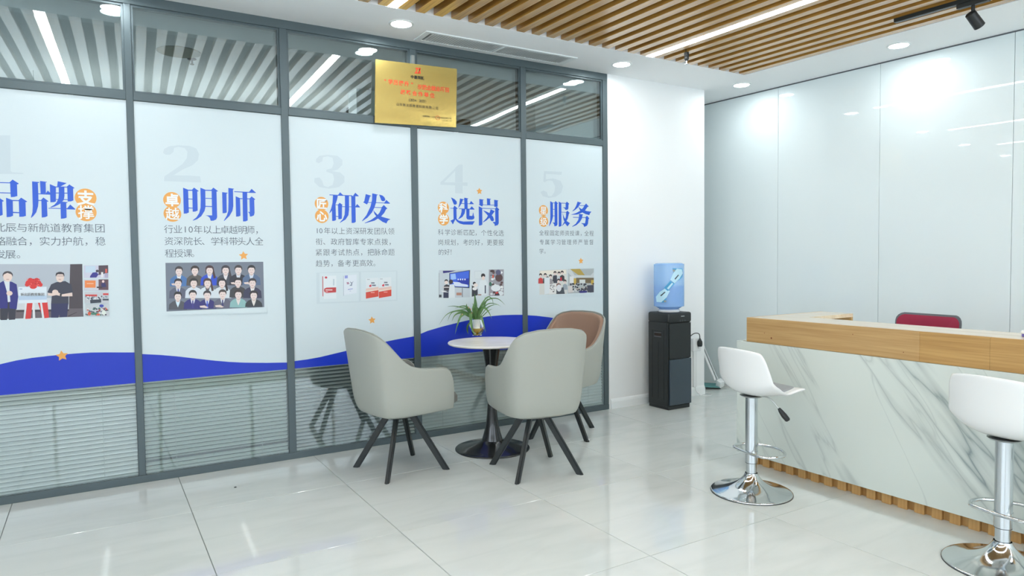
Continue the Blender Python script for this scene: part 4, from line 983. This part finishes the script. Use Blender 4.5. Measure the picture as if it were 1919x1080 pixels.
make_chair('light grey leather tub chair, seen from its side, left of the round table', (1.658, 4.142, 0), R(8), R(52), 'leather_in', 'tub chairs round the small table')
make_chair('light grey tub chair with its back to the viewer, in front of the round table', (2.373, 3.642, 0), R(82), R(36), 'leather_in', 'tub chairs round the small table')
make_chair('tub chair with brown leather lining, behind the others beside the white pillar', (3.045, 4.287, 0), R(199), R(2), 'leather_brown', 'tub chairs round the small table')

# ================================================================== round table and plant
TC = (2.385, 4.215); TZ = .768
tb = thing('round_table', 'small round white-marble table on a black tulip pedestal', 'table', (TC[0], TC[1], 0))
bm = bmesh.new(); lathe(bm, [(0, TZ - .017), (.296, TZ - .017), (.306, TZ - .012), (.308, TZ - .005), (.304, TZ), (0, TZ)], 72); bmobj('table_top', bm, 'tabletop', tb)
bm = bmesh.new(); lathe(bm, [(0, .745), (.068, .748), (.072, TZ - .018), (0, TZ - .018)], 40)
bmobj('top_plate', bm, 'black', tb, False)
prof = [(.068, .748), (.060, .70), (.050, .64), (.040, .57), (.033, .50), (.029, .42), (.029, .36), (.034, .28), (.043, .20), (.056, .13), (.072, .075), (.075, .06)]
bm = bmesh.new(); lathe(bm, smoothpts(prof, 3), 40); bmobj('pedestal', bm, 'blackgloss', tb, True)
bm = bmesh.new(); lathe(bm, smoothpts([(.074, .066), (.10, .052), (.15, .036), (.21, .020), (.258, .010), (.266, .005), (.266, 0)], 3) + [(0, 0)], 56); bmobj('foot_disc', bm, 'blackgloss', tb, True)

VP = onz(893.6, 629.5, TZ)
vs_ = thing('vase', 'glass vase of amber water holding a green plant, on the round table', 'vase', (VP.x, VP.y, TZ))
bm = bmesh.new(); lathe(bm, smoothpts([(.034, .001), (.042, .004), (.040, .012), (.052, .030), (.060, .052), (.058, .078), (.048, .104), (.040, .122), (.042, .130)], 3), 36); bmobj('glass_bowl', bm, 'vaseglass', vs_, True)
bm = bmesh.new(); lathe(bm, smoothpts([(.001, .004), (.036, .006), (.037, .012), (.050, .031), (.0575, .052), (.0578, .058)], 3) + [(0, .058)], 36); bmobj('amber_water', bm, 'amber', vs_, True)
bm = bmesh.new(); lathe(bm, [(0, .052), (.026, .052), (.036, .124), (.0395, .128), (.036, .128), (.034, .122), (0, .122)], 30); bmobj('white_liner_pot', bm, 'white_plastic', vs_, True)
for k in range(9):
    a = k * .7; bm = bmesh.new(); tube(bm, [(.02 * math.cos(a), .02 * math.sin(a), .054), (.03 * math.cos(a + .4), .03 * math.sin(a + .4), .03), (.018 * math.cos(a + 1), .018 * math.sin(a + 1), .01)], .0016, 5); bmobj('root', bm, 'soil', vs_)
pt = thing('plant', 'leafy green plant with long drooping blades growing from the vase', 'plant', (VP.x, VP.y, TZ + .12))
viewd = Vector((VP.x, VP.y, 0)).normalized(); side = Vector((viewd.y, -viewd.x, 0))
PXM = Vector((VP.x, VP.y, 0)).length / FPX          # metres per photo pixel at the plant
def lp(zx, zy, dep): # crop coordinates -> plant-local point
    return side * ((zx - 530) / 7.2 * PXM) + Vector((0, 0, max(-.112, -(zy - 487) / 7.2 * PXM))) + (-viewd) * dep
leaves = [([(505, 470), (430, 350), (250, 355), (120, 410), (25, 540)], 13, .02), ([(500, 470), (420, 350), (330, 318), (225, 296), (135, 302)], 14, -.03), ([(498, 465), (420, 390), (320, 355), (200, 375), (140, 490)], 20, .03),
          ([(500, 475), (420, 400), (320, 375), (240, 410), (200, 488)], 24, .05), ([(505, 475), (440, 400), (350, 400), (290, 480), (240, 662)], 34, .06), ([(490, 470), (462, 380), (452, 440), (470, 600), (522, 766)], 38, .10),
          ([(515, 478), (520, 350), (515, 230), (508, 128)], 44, -.02), ([(540, 478), (570, 340), (620, 240), (690, 172), (745, 210), (757, 298)], 17, .02), ([(545, 478), (590, 330), (690, 215), (820, 205), (920, 292)], 18, -.03),
          ([(545, 478), (600, 360), (680, 270), (770, 262), (862, 304)], 14, .03), ([(545, 475), (580, 330), (640, 320), (690, 370), (735, 466)], 26, .05), ([(550, 478), (610, 400), (680, 320), (760, 285), (835, 282)], 13, 0),
          ([(570, 478), (590, 430), (620, 520), (648, 640)], 26, .08), ([(545, 478), (590, 380), (640, 290), (685, 190)], 26, -.02), ([(500, 470), (440, 380), (400, 320), (398, 262)], 38, .01), ([(520, 478), (500, 380), (492, 310), (500, 245)], 46, .04),
          ([(530, 480), (540, 400), (575, 330), (640, 230), (650, 178)], 24, -.04), ([(500, 478), (430, 440), (340, 400), (300, 480), (262, 590)], 26, -.04), ([(555, 478), (620, 430), (690, 370), (745, 345)], 12, -.05), ([(535, 480), (560, 390), (540, 330), (470, 270)], 28, -.06),
          ([(505, 478), (430, 330), (340, 300), (240, 330)], 18, -.06), ([(515, 480), (520, 420), (500, 380), (490, 350)], 36, .05), ([(480, 480), (410, 560), (402, 640), (415, 710)], 24, -.05), ([(530, 480), (590, 340), (650, 330), (700, 345)], 18, -.07)]
for pts, w_, dep in leaves:
    P3 = [lp(x, y, dep * min(1, i / 2)) for i, (x, y) in enumerate(pts)]
    sm = [Vector(p) for p in smoothpts([tuple(p) for p in P3], 4)]
    bm = bmesh.new(); n_ = len(sm); prev = None; hw = w_ / 7.2 * PXM / 2
    for i, p in enumerate(sm):
        t_ = i / (n_ - 1); tan = (sm[min(i + 1, n_ - 1)] - sm[max(i - 1, 0)]).normalized()
        bn = tan.cross(viewd); bn = bn.normalized() if bn.length > .1 else side
        nn = bn.cross(tan)
        ww = hw * min(1, .45 + t_ * 1.6) * min(1, (1 - t_) * 2.2 + .04)
        tri = [bm.verts.new(p + bn * ww), bm.verts.new(p + nn * ww * .35), bm.verts.new(p - bn * ww)]
        if prev: bm.faces.new((prev[0], prev[1], tri[1], tri[0])); bm.faces.new((prev[1], prev[2], tri[2], tri[1]))
        prev = tri
    bmobj('leaf', bm, 'leaf', pt, True)
for (x, y, w_, dep) in ((455, 330, 26, .07), (425, 310, 18, .06), (468, 380, 12, .08), (340, 395, 18, .08)):
    bm = bmesh.new(); p = lp(x, y, dep); bmesh.ops.create_icosphere(bm, subdivisions=2, radius=1, matrix=Matrix.Translation(p) @ Matrix.Diagonal((.0035, .0035, w_ / 7.2 * PXM * .6, 1)))
    bmobj('bract', bm, 'peach', pt, True)

# ================================================================== water cooler and bottle
wx0, wx1, wy0, wy1 = 4.275, 4.558, 4.400, 4.655
wc = thing('water_cooler', 'tall black water cooler standing against the white pillar', 'water cooler', (0, 0, 0))
boxo('foot_plinth', (wx0 + .006, wx1 - .012, wy0 + .008, wy1, 0, .035), 'blackplastic', wc, bev=.004)
bm = bmesh.new(); box(bm, wx0, wx1 - .004, wy0 + .012, wy1, .028, .775, bev=.006, seg=2); bmobj('cabinet', bm, 'blackplastic', wc)
bm = bmesh.new(); box(bm, wx0 - .004, wx1, wy0 - .006, wy1 + .004, .770, .862, bev=.020, seg=4); bmobj('head_unit', bm, 'blackplastic', wc, True)
boxo('upper_front_panel', (wx0 + .018, wx1 - .004, wy0 + .002, wy0 + .014, .452, .766), 'blackplastic', wc, bev=.002)
boxo('lower_door', (wx0 + .018, wx1 - .004, wy0 - .004, wy0 + .014, .040, .446), 'blueblack', wc, bev=.003)
# side relief: pressed frame and handle recess on the left flank
bm = bmesh.new()
for s in ((wy0 + .055, wy0 + .063, .09, .70), (wy1 - .055, wy1 - .047, .09, .70), (wy0 + .055, wy1 - .047, .082, .090), (wy0 + .055, wy1 - .047, .70, .708), (wy0 + .125, wy0 + .131, .09, .60)):
    box(bm, wx0 - .003, wx0 + .001, s[0], s[1], s[2], s[3], bev=.001)
bmobj('side_relief', bm, 'blackplastic', wc)
bm = bmesh.new(); box(bm, wx0 - .0045, wx0 + .001, wy0 + .085, wy0 + .175, .642, .650); box(bm, wx0 - .0045, wx0 + .001, wy0 + .085, wy0 + .175, .678, .684)
bmobj('side_handle', bm, 'greyplastic', wc)
boxo('handle_slot', (wx0 - .002, wx0 + .001, wy0 + .09, wy0 + .17, .650, .678), 'dark', wc)
for s in ((wx1 - .028, wx1 - .002, .767, .7695), (wx1 - .028, wx1 - .002, .4475, .4505)):
    boxo('metal_hinge', (s[0], s[1], wy0 - .001, wy0 + .004, s[2], s[3]), 'steel', wc)
boxo('name_badge', (wx0 + .148, wx0 + .190, wy0 - .0068, wy0 - .0052, .824, .831), 'steel', wc)
for k in range(3):
    x = wx0 + .137 + k * .030
    bm = bmesh.new(); box(bm, x - .004, x + .004, wy0 - .0066, wy0 - .0054, .795, .797); box(bm, x - .003, x + .003, wy0 - .0066, wy0 - .0054, .782, .790); bmobj('button_mark', bm, 'greyplastic', wc)
BC = (4.402, 4.522)
bt = thing('water_bottle', 'large translucent blue water bottle upside down on the cooler', 'bottle', (BC[0], BC[1], .862))
bm = bmesh.new(); lathe(bm, [(.070, 0), (.092, 0), (.096, .008), (.094, .020), (.085, .026), (.070, .026)], 40); bmobj('white_collar', bm, 'white_plastic', bt, True)
pr = [(.030, .004), (.070, .020), (.090, .030), (.118, .048), (.131, .062), (.134, .080), (.134, .400), (.131, .420), (.120, .434), (.100, .438)]
bm = bmesh.new(); lathe(bm, smoothpts(pr, 3) + [(0, .438)], 56); bmobj('bottle_wall', bm, 'bottle', bt, True)
bm = bmesh.new(); lathe(bm, smoothpts([(.028, .006), (.068, .022), (.088, .032), (.115, .050), (.127, .064), (.130, .082), (.130, .232)], 3) + [(0, .232)], 48); bmobj('water', bm, 'water', bt, True)
# wrap-round label
cam_a = math.atan2(-BC[1], -BC[0])
def cyl_patch(name, pts, ma, rad, off=0):
    """pts in crop pixels of the photo's bottle (x 515..855, z 320..800)"""
    bm = bmesh.new()
    f = bm.faces.new([bm.verts.new(((x - 684) / 171, (y - 322) / 530, 0)) for x, y in pts])
    bmesh.ops.triangulate(bm, faces=[f]); bmesh.ops.subdivide_edges(bm, edges=bm.edges[:], cuts=5, use_grid_fill=True)
    for v in bm.verts:
        a = cam_a + math.asin(max(-.97, min(.97, v.co.x))); z = .438 - v.co.y * .41
        v.co = (rad * math.cos(a), rad * math.sin(a), z)
    bmobj(name, bm, ma, bt)
LB = mat('label_teal', (58, 150, 196), .3); LW = mat('label_pale', (190, 228, 244), .3)
for nm, pts, ma, r_ in [('label', [(722, 380), (835, 385), (830, 480), (800, 515), (760, 520)], LB, .1352), ('label', [(545, 770), (550, 690), (600, 640), (655, 700), (655, 772)], LB, .1352),
                    ('label', [(770, 385), (825, 395), (835, 440), (800, 500), (745, 552), (700, 510), (730, 440)], LW, .1356), ('label', [(640, 612), (695, 640), (660, 710), (600, 770), (548, 768), (540, 710), (585, 650)], LW, .1356),
                    ('label', [(700, 522), (748, 556), (672, 640), (630, 604)], LB, .1358), ('label', [(716, 545), (730, 556), (680, 622), (662, 608)], LW, .1360),
                    ('label', [(725, 395), (752, 395), (750, 418), (727, 420)], M['pipe'], .1360), ('label', [(628, 745), (655, 745), (655, 768), (628, 768)], M['pipe'], .1360),
                    ('label', [(745, 500), (785, 452), (792, 462), (752, 512)], M['blueblack'], .1362), ('label', [(590, 690), (640, 645), (646, 655), (598, 702)], M['blueblack'], .1362)]:
    cyl_patch(nm, pts, ma, r_)

# ================================================================== socket, plug and wiring on the pillar
so = thing('wall_socket', 'white double wall socket box at the right of the water cooler', 'socket', (0, 0, 0))
boxo('socket_box', (4.905, 5.012, WY - .034, WY, .44, .565), 'white_plastic', so, bev=.004, seg=2)
boxo('cable_duct', (4.930, 4.975, WY - .016, WY, .09, .44), 'white_plastic', so, bev=.002)
for z in (.475, .463): boxo('pin_hole', (4.972, 4.975, WY - .0345, WY - .0335, z, z + .006), 'dark', so)
pg = thing('power_plug', 'black power plug of the cooler pushed into the white wall socket', 'plug')
bm = bmesh.new(); lathe(bm, [(0, .0), (.020, .002), (.025, .02), (.024, .048), (.014, .066), (.006, .082), (0, .083)], 20)
o = bmobj('plug_body', bm, 'blackplastic', pg, True); o.location = (4.975, WY - .052, .484)
bm = bmesh.new(); tube(bm, smoothpts([(4.975, WY - .052, .565), (4.965, WY - .053, .605), (4.93, WY - .052, .618), (4.88, WY - .05, .61), (4.80, WY - .045, .56), (4.70, WY - .04, .50), (4.62, WY - .035, .45), (4.545, WY - .095, .42)], 4), .0042, 8)
bmobj('plug_cable', bm, 'blackplastic', pg, True)
bm = bmesh.new(); tube(bm, smoothpts([(4.952, WY - .012, .10), (4.956, WY - .022, .05), (4.985, WY - .055, .010), (5.05, WY - .10, .004), (5.12, WY - .07, .004), (5.155, WY + .0, .004), (5.14, WY + .07, .004), (5.11, WY + .14, .004)], 5), .0035, 8)
tag(bmobj('white_cable', bm, 'white_plastic', None, True), 'thin white cable curling on the floor at the pillar corner', 'cable')

# ================================================================== flat mop leaning in the recess
mp = thing('flat_mop', 'flat mop with teal pad and steel handle leaning in the gap behind the pillar', 'mop')
fl, ft = Vector((5.44, 4.86, .04)), Vector((5.20, 5.15, .95))
d_ = ft - fl
bm = bmesh.new(); tube(bm, [fl + d_ * .03, ft], .0095, 12); bmobj('handle_pole', bm, 'steel', mp, True)
off = Vector((-.030, .012, .0))
bm = bmesh.new(); tube(bm, [fl + off + d_ * .05, ft + off], .014, 12); bmobj('squeegee_pole', bm, 'white_plastic', mp, True)
bm = bmesh.new(); box(bm, -.035, .035, -.03, .03, -.03, .05, bev=.010, seg=2); o = bmobj('joint', bm, 'trimwhite', mp, True); o.location = fl + Vector((-.01, -.012, .008)); o.rotation_euler = (R(20), R(-15), 0)
bm = bmesh.new(); box(bm, -.19, .03, -.07, .07, -.006, .006, bev=.003); o = bmobj('pad', bm, 'teal', mp); o.location = (5.42, 4.90, .026); o.rotation_euler = (R(6), R(3), R(-35))
bm = bmesh.new(); box(bm, -.20, .04, -.08, .08, -.004, .004, bev=.002); o = bmobj('pad_frame', bm, 'blackplastic', mp); o.location = (5.42, 4.905, .017); o.rotation_euler = (R(6), R(3), R(-35))

# ================================================================== reception counter
CXF = 3.607; CYE = 3.078; CYN = -.35
rc = thing('reception_counter', 'L-shaped reception counter with white marble front and oak top', 'counter', (0, 0, 0))
boxo('marble_front', (CXF, CXF + .02, CYN, CYE, .060, .797), 'marble', rc, bev=.001)
boxo('marble_end', (CXF + .02, 4.42, CYE - .02, CYE, .060, .797), 'marble', rc, bev=.001)
bm = bmesh.new(); prism(bm, [(CXF + .02, CYN), (CXF + .30, CYN), (CXF + .30, 2.74), (4.42, 2.74), (4.42, CYE - .02), (CXF + .02, CYE - .02)], .06, .787); bmobj('carcass', bm, 'trimwhite', rc)
ys_ = [3.010, onx(1723, 650, CXF + .012).y, onx(1855, 670, CXF + .012).y, CYN]
M['oak2'] = wood('oak_fascia_warm', (196, 156, 96), (168, 126, 68), 1, 1, .45, fine=110)
for (ya, yb, k_) in ((ys_[0], ys_[1], 'oak'), (ys_[1], ys_[2], 'oak2'), (ys_[2], ys_[3], 'oak2')):
    boxo('fascia_board', (CXF + .012, CXF + .032, yb + .0006, ya, .7975, .954), k_, rc, bev=.0008)
boxo('fascia_return', (CXF + .032, 4.405, 2.990, 3.010, .7975, .954), 'oak_x', rc, bev=.0008)
bm = bmesh.new(); prism(bm, [(CXF + .032, CYN), (3.922, CYN), (3.922, 2.771), (4.405, 2.771), (4.405, 2.990), (CXF + .032, 2.990)], .930, .954); bmobj('worktop', bm, 'oaktop', rc)
boxo('end_upright', (4.385, 4.405, 2.771, 2.990, .787, .930), 'oak', rc)
boxo('inner_panel', (3.64, 4.385, 2.975, 2.989, .787, .930), 'trimwhite', rc)
boxo('inner_upright', (3.90, 3.92, CYN, 2.771, .787, .930), 'trimwhite', rc)
boxo('desk_surface', (3.92, 4.42, CYN, 2.74, .70, .72), 'trimwhite', rc)
boxo('plinth_board', (3.650, 4.36, CYN, 3.01, 0, .061), 'batten', rc)
pts = [255, 375, 505, 640, 775, 925, 1080, 1235, 1390, 1550]
bp = .0868; y = 2.975
bm = bmesh.new(); box(bm, 0, .030, -.050, 0, 0, .062, bev=.001); bme = bpy.data.meshes.new('plinth_batten'); bmesh.ops.recalc_face_normals(bm, faces=bm.faces[:]); bm.to_mesh(bme); bm.free(); bme.materials.append(M['batten'])
while y > CYN:
    o = bpy.data.objects.new('plinth_batten', bme); COL.objects.link(o); o.parent = rc; o.location = (3.628, y, .0005); y -= bp
# oak knots
for (x_, y_, r_) in ((1432.5, 624.5, 1.0), (1445.5, 634, 2.0), (1598, 627, .9), (1693, 660.5, .9)):
    q = onx(x_, y_, CXF + .0115); bm = bmesh.new(); rr = r_ * .0028
    bm.faces.new([bm.verts.new((CXF + .0116, q.y + rr * math.cos(k * math.pi / 5), q.z + rr * 1.1 * math.sin(k * math.pi / 5))) for k in range(10)])
    bmobj('wood_knot', bm, mat('knot_brown', (120, 62, 30), .6), rc)
# small item on the worktop at the right edge
it = thing('paper_box', 'small violet and white box lying on the oak worktop at the right edge', 'box', (3.79, 1.475, .954), R(-4))
boxo('box_base', (-.04, .04, -.05, .035, 0, .014), 'violet', it, bev=.002)
boxo('box_lid', (-.043, .043, -.053, .038, .014, .030), 'white_plastic', it, bev=.004, seg=2)

# ================================================================== office chair behind the counter
oc = thing('office_chair', 'office chair with burgundy backrest and grey rim behind the counter', 'chair', (4.70, 2.555, 0), R(176))
def slab(w, h, th, x0, z0, curve, lean, ma, name, rad=.06, n=9):
    bm = bmesh.new(); F = []; Bk = []
    ang = []
    out = []
    for (sx_, sz_, a0) in ((1, 1, 0), (-1, 1, 90), (-1, -1, 180), (1, -1, 270)):
        for k in range(5):
            a = R(a0 + k * 22.5); out.append((sx_ * (w / 2 - rad) + rad * math.cos(a), sz_ * (h / 2 - rad) + rad * math.sin(a)))
    def P_(y, z, o_): return Vector((x0 + o_ - lean * (z / h + .5) + curve * (y / (w / 2)) ** 2, y, z0 + h / 2 + z + (.012 * (1 - (y / (w / 2)) ** 2) if z > 0 else 0)))
    cols = [[bm.verts.new(P_(y * s_, z * s_, th / 2 * (1 if s_ < 1 else .4))) for y, z in out] for s_ in (1, .93, .6, .25)]
    colb = [[bm.verts.new(P_(y * s_, z * s_, -th / 2 * (1 if s_ < 1 else .4))) for y, z in out] for s_ in (1, .93, .6, .25)]
    m_ = len(out)
    for C_ in (cols, colb):
        for a_, b_ in zip(C_, C_[1:]):
            for i in range(m_): bm.faces.new((a_[i], a_[(i + 1) % m_], b_[(i + 1) % m_], b_[i]))
        bm.faces.new(C_[-1])
    for i in range(m_): bm.faces.new((cols[0][i], colb[0][i], colb[0][(i + 1) % m_], cols[0][(i + 1) % m_]))
    return bmobj(name, bm, ma, oc, True)
slab(.455, .46, .022, -.20, .475, .05, .06, 'greyplastic', 'backrest_rim', .05)
slab(.432, .435, .034, -.199, .487, .05, .058, 'burgundy', 'backrest_mesh', .045)
bm = bmesh.new(); box(bm, -.22, .24, -.23, .23, .42, .48, bev=.028, seg=3); bmobj('seat', bm, 'burgundy', oc, True)
bm = bmesh.new(); tube(bm, smoothpts([(-.05, 0, .41), (-.20, 0, .40), (-.26, 0, .48), (-.25, 0, .62)], 4), .016, 8); bmobj('back_stem', bm, 'blackplastic', oc, True)
bm = bmesh.new(); lathe(bm, [(0, .42), (.03, .42), (.026, .20), (.034, .20), (.034, .09), (0, .09)], 20); bmobj('gas_column', bm, 'blackplastic', oc, True)
for k in range(5):
    a = R(72 * k + 10); d = Vector((math.cos(a), math.sin(a), 0))
    bm = bmesh.new(); tube(bm, [d * .02 + Vector((0, 0, .115)), d * .27 + Vector((0, 0, .075))], [.022, .014], 8); bmobj('base_spoke', bm, 'blackplastic', oc, True)
    bm = bmesh.new(); e = Vector((-d.y, d.x, 0)); c_ = d * .27 + Vector((0, 0, .0285)); tube(bm, [c_ - e * .02, c_ + e * .02], .028, 16); bmobj('castor', bm, 'blackplastic', oc, True)
for s_ in (-1, 1):
    bm = bmesh.new(); tube(bm, smoothpts([(.02, s_ * .235, .45), (.02, s_ * .275, .50), (-.02, s_ * .275, .60), (-.10, s_ * .27, .655), (.12, s_ * .27, .66)], 3), .012, 8); bmobj('armrest', bm, 'blackplastic', oc, True)

# ================================================================== bar stools
def make_stool(label, loc, rz):
    t = thing('bar_stool', label, 'stool', loc, rz, 'white bar stools at the counter')
    bm = bmesh.new(); lathe(bm, smoothpts([(.034, .112), (.040, .098), (.056, .076), (.085, .052), (.13, .030), (.18, .017), (.218, .010), (.224, .006), (.224, .002)], 3) + [(0, .002)], 64); bmobj('base', bm, 'chrome', t, True)
    bm = bmesh.new(); lathe(bm, [(.219, 0), (.226, 0), (.226, .004), (.219, .004)], 64); bmobj('rubber_rim', bm, 'black', t)
    bm = bmesh.new(); lathe(bm, [(.0295, .10), (.0295, .172)], 40); bmobj('lower_tube', bm, 'satin', t, True)
    bm = bmesh.new(); lathe(bm, [(.0297, .1700), (.0338, .1700), (.0338, .1724), (.0297, .1724)], 40); bmobj('collar', bm, 'black', t)
    bm = bmesh.new(); lathe(bm, [(.029, .1725), (.0335, .1725), (.0335, .552), (.020, .552)], 40); bmobj('column', bm, 'satin', t, True)
    bm = bmesh.new(); lathe(bm, [(0, .552), (.055, .552), (.065, .560), (.02, .563), (0, .563)], 30); bmobj('seat_plate', bm, 'steel', t, True)
    # foot ring
    bm = bmesh.new(); pts = [(.055 + .125 * math.cos(a), .155 * math.sin(a), .232 ) for a in [R(k * 12) for k in range(30)]]
    pts = [(x if x > -.02 else -.02 + (x + .02) * .3, y, z) for x, y, z in pts]
    tube(bm, pts, .0085, 10, cyc=True); bmobj('foot_ring', bm, 'chrome', t, True)
    bm = bmesh.new(); lathe(bm, [(.0336, .226), (.0365, .226), (.0365, .240), (.0336, .240)], 30); bmobj('ring_clamp', bm, 'chrome', t, True)
    # lever
    bm = bmesh.new(); tube(bm, smoothpts([(.03, -.02, .556), (.055, -.075, .552), (.075, -.110, .515), (.085, -.125, .492)], 4), .0045, 8); bmobj('lever', bm, 'steel', t, True)
    bm = bmesh.new(); tube(bm, [(.083, -.122, .500), (.088, -.130, .486), (.098, -.146, .462), (.108, -.162, .440), (.110, -.166, .434)], [.007, .012, .016, .015, .009], 10); bmobj('lever_grip', bm, 'blackplastic', t, True)
    # seat shell
    prof = smoothpts([(.232, .586), (.222, .596), (.185, .596), (.11, .584), (.04, .572), (-.035, .572), (-.085, .602), (-.106, .665), (-.118, .750), (-.132, .838)], 3)
    NV = 17; rows = []
    n_ = len(prof)
    for i, (x, z) in enumerate(prof):
        s_ = i / (n_ - 1)
        wd = interp([(0, .150), (.08, .178), (.25, .192), (.45, .208), (.55, .216), (.68, .216), (.8, .208), (.93, .192), (1, .168)], s_)
        row = []
        for k in range(NV):
            v_ = (k / (NV - 1) - .5) * 2
            y = v_ * wd
            e = abs(v_)
            lift = interp([(0, .004), (.2, .008), (.4, .014), (.55, .060), (.66, .055), (.8, .01), (1, -.014)], s_) * e ** 2.6
            fwd = interp([(0, -.02), (.1, 0), (.45, .01), (.6, .045), (.8, .060), (1, .040)], s_) * e ** 2.4
            row.append((x + fwd, y, z + lift))
        rows.append(row)
    bm = bmesh.new(); G = [[bm.verts.new(p) for p in r] for r in rows]
    for i in range(n_ - 1):
        for k in range(NV - 1): bm.faces.new((G[i][k], G[i][k + 1], G[i + 1][k + 1], G[i + 1][k]))
    o = bmobj('seat_shell', bm, 'white_plastic', t, True)
    sd = o.modifiers.new('solid', 'SOLIDIFY'); sd.thickness = .014; sd.offset = 0
    subsurf(o)
    bm = bmesh.new(); G = []
    for i, (x, z) in enumerate(prof[3:19]):
        s_ = (i + 3) / (n_ - 1); q = math.sin(math.pi * (i + .35) / 15.7) ** .35
        row = []
        for k in range(9):
            v_ = (k / 8 - .5) * 2; y = v_ * .150 * q; e = abs(y / .205)
            row.append(bm.verts.new((x + .002, y, z + .0085 + interp([(0, .004), (.2, .008), (.4, .014), (.55, .060), (.66, .055)], s_) * e ** 2.6)))
        G.append(row)
    for a_, b_ in zip(G, G[1:]):
        for k in range(8): bm.faces.new((a_[k], a_[k + 1], b_[k + 1], b_[k]))
    bmobj('seat_pad', bm, 'pad', t, True).modifiers.new('solid', 'SOLIDIFY').thickness = .004
    return t
st = make_stool('white moulded bar stool on a chrome column, at the far end of the counter', (3.177, 2.606, 0), R(-8))
copy_tree(st, (3.308, 1.388, 0), R(-6), 'white moulded bar stool on a chrome column, nearest and cut by the right edge')

# ================================================================== small floor dot
bm = bmesh.new(); lathe(bm, [(0, 0), (.0075, 0), (.0065, .004), (0, .005)], 14)
o = bmobj('floor_stud', bm, 'blackplastic', None, True); o.location = (.677, 4.334, 0); tag(o, 'tiny black dot-like stud on the floor tiles before the glass partition', 'stud')

# ================================================================== fittings become sub-parts of the part that carries them
def base(o): return o.name.split('.')[0]
def nest(child, parent_name):
    """re-parent fittings to the matching part of the same thing (all these parts sit at their thing's origin)"""
    for t in [o for o in S.objects if o.parent is None]:
        ps = [c for c in t.children if base(c) == parent_name]
        cs = [c for c in t.children if base(c) == child]
        if not ps: continue
        for i, c in enumerate(cs): c.parent = ps[min(i, len(ps) - 1)] if len(ps) == len(cs) else ps[0]
for c_, p_ in (('lever_grip', 'lever'), ('ring_clamp', 'foot_ring'), ('rubber_rim', 'base'), ('piping', 'outer_shell'), ('castor', 'base_spoke'), ('conductor', 'rail'),
               ('name_badge', 'head_unit'), ('button_mark', 'head_unit'), ('metal_hinge', 'lower_door'), ('handle_slot', 'side_handle'), ('label', 'bottle_wall'),
               ('badge_characters', 'orange_badge'), ('picture_lettering', 'picture'), ('pin_hole', 'socket_box'), ('backrest_mesh', 'backrest_rim'), ('wood_knot', 'fascia_board'),
               ('emblem', 'plate'), ('red_seal', 'plate'), ('lettering', 'plate'), ('dark_slot', 'grille_frame')):
    nest(c_, p_)
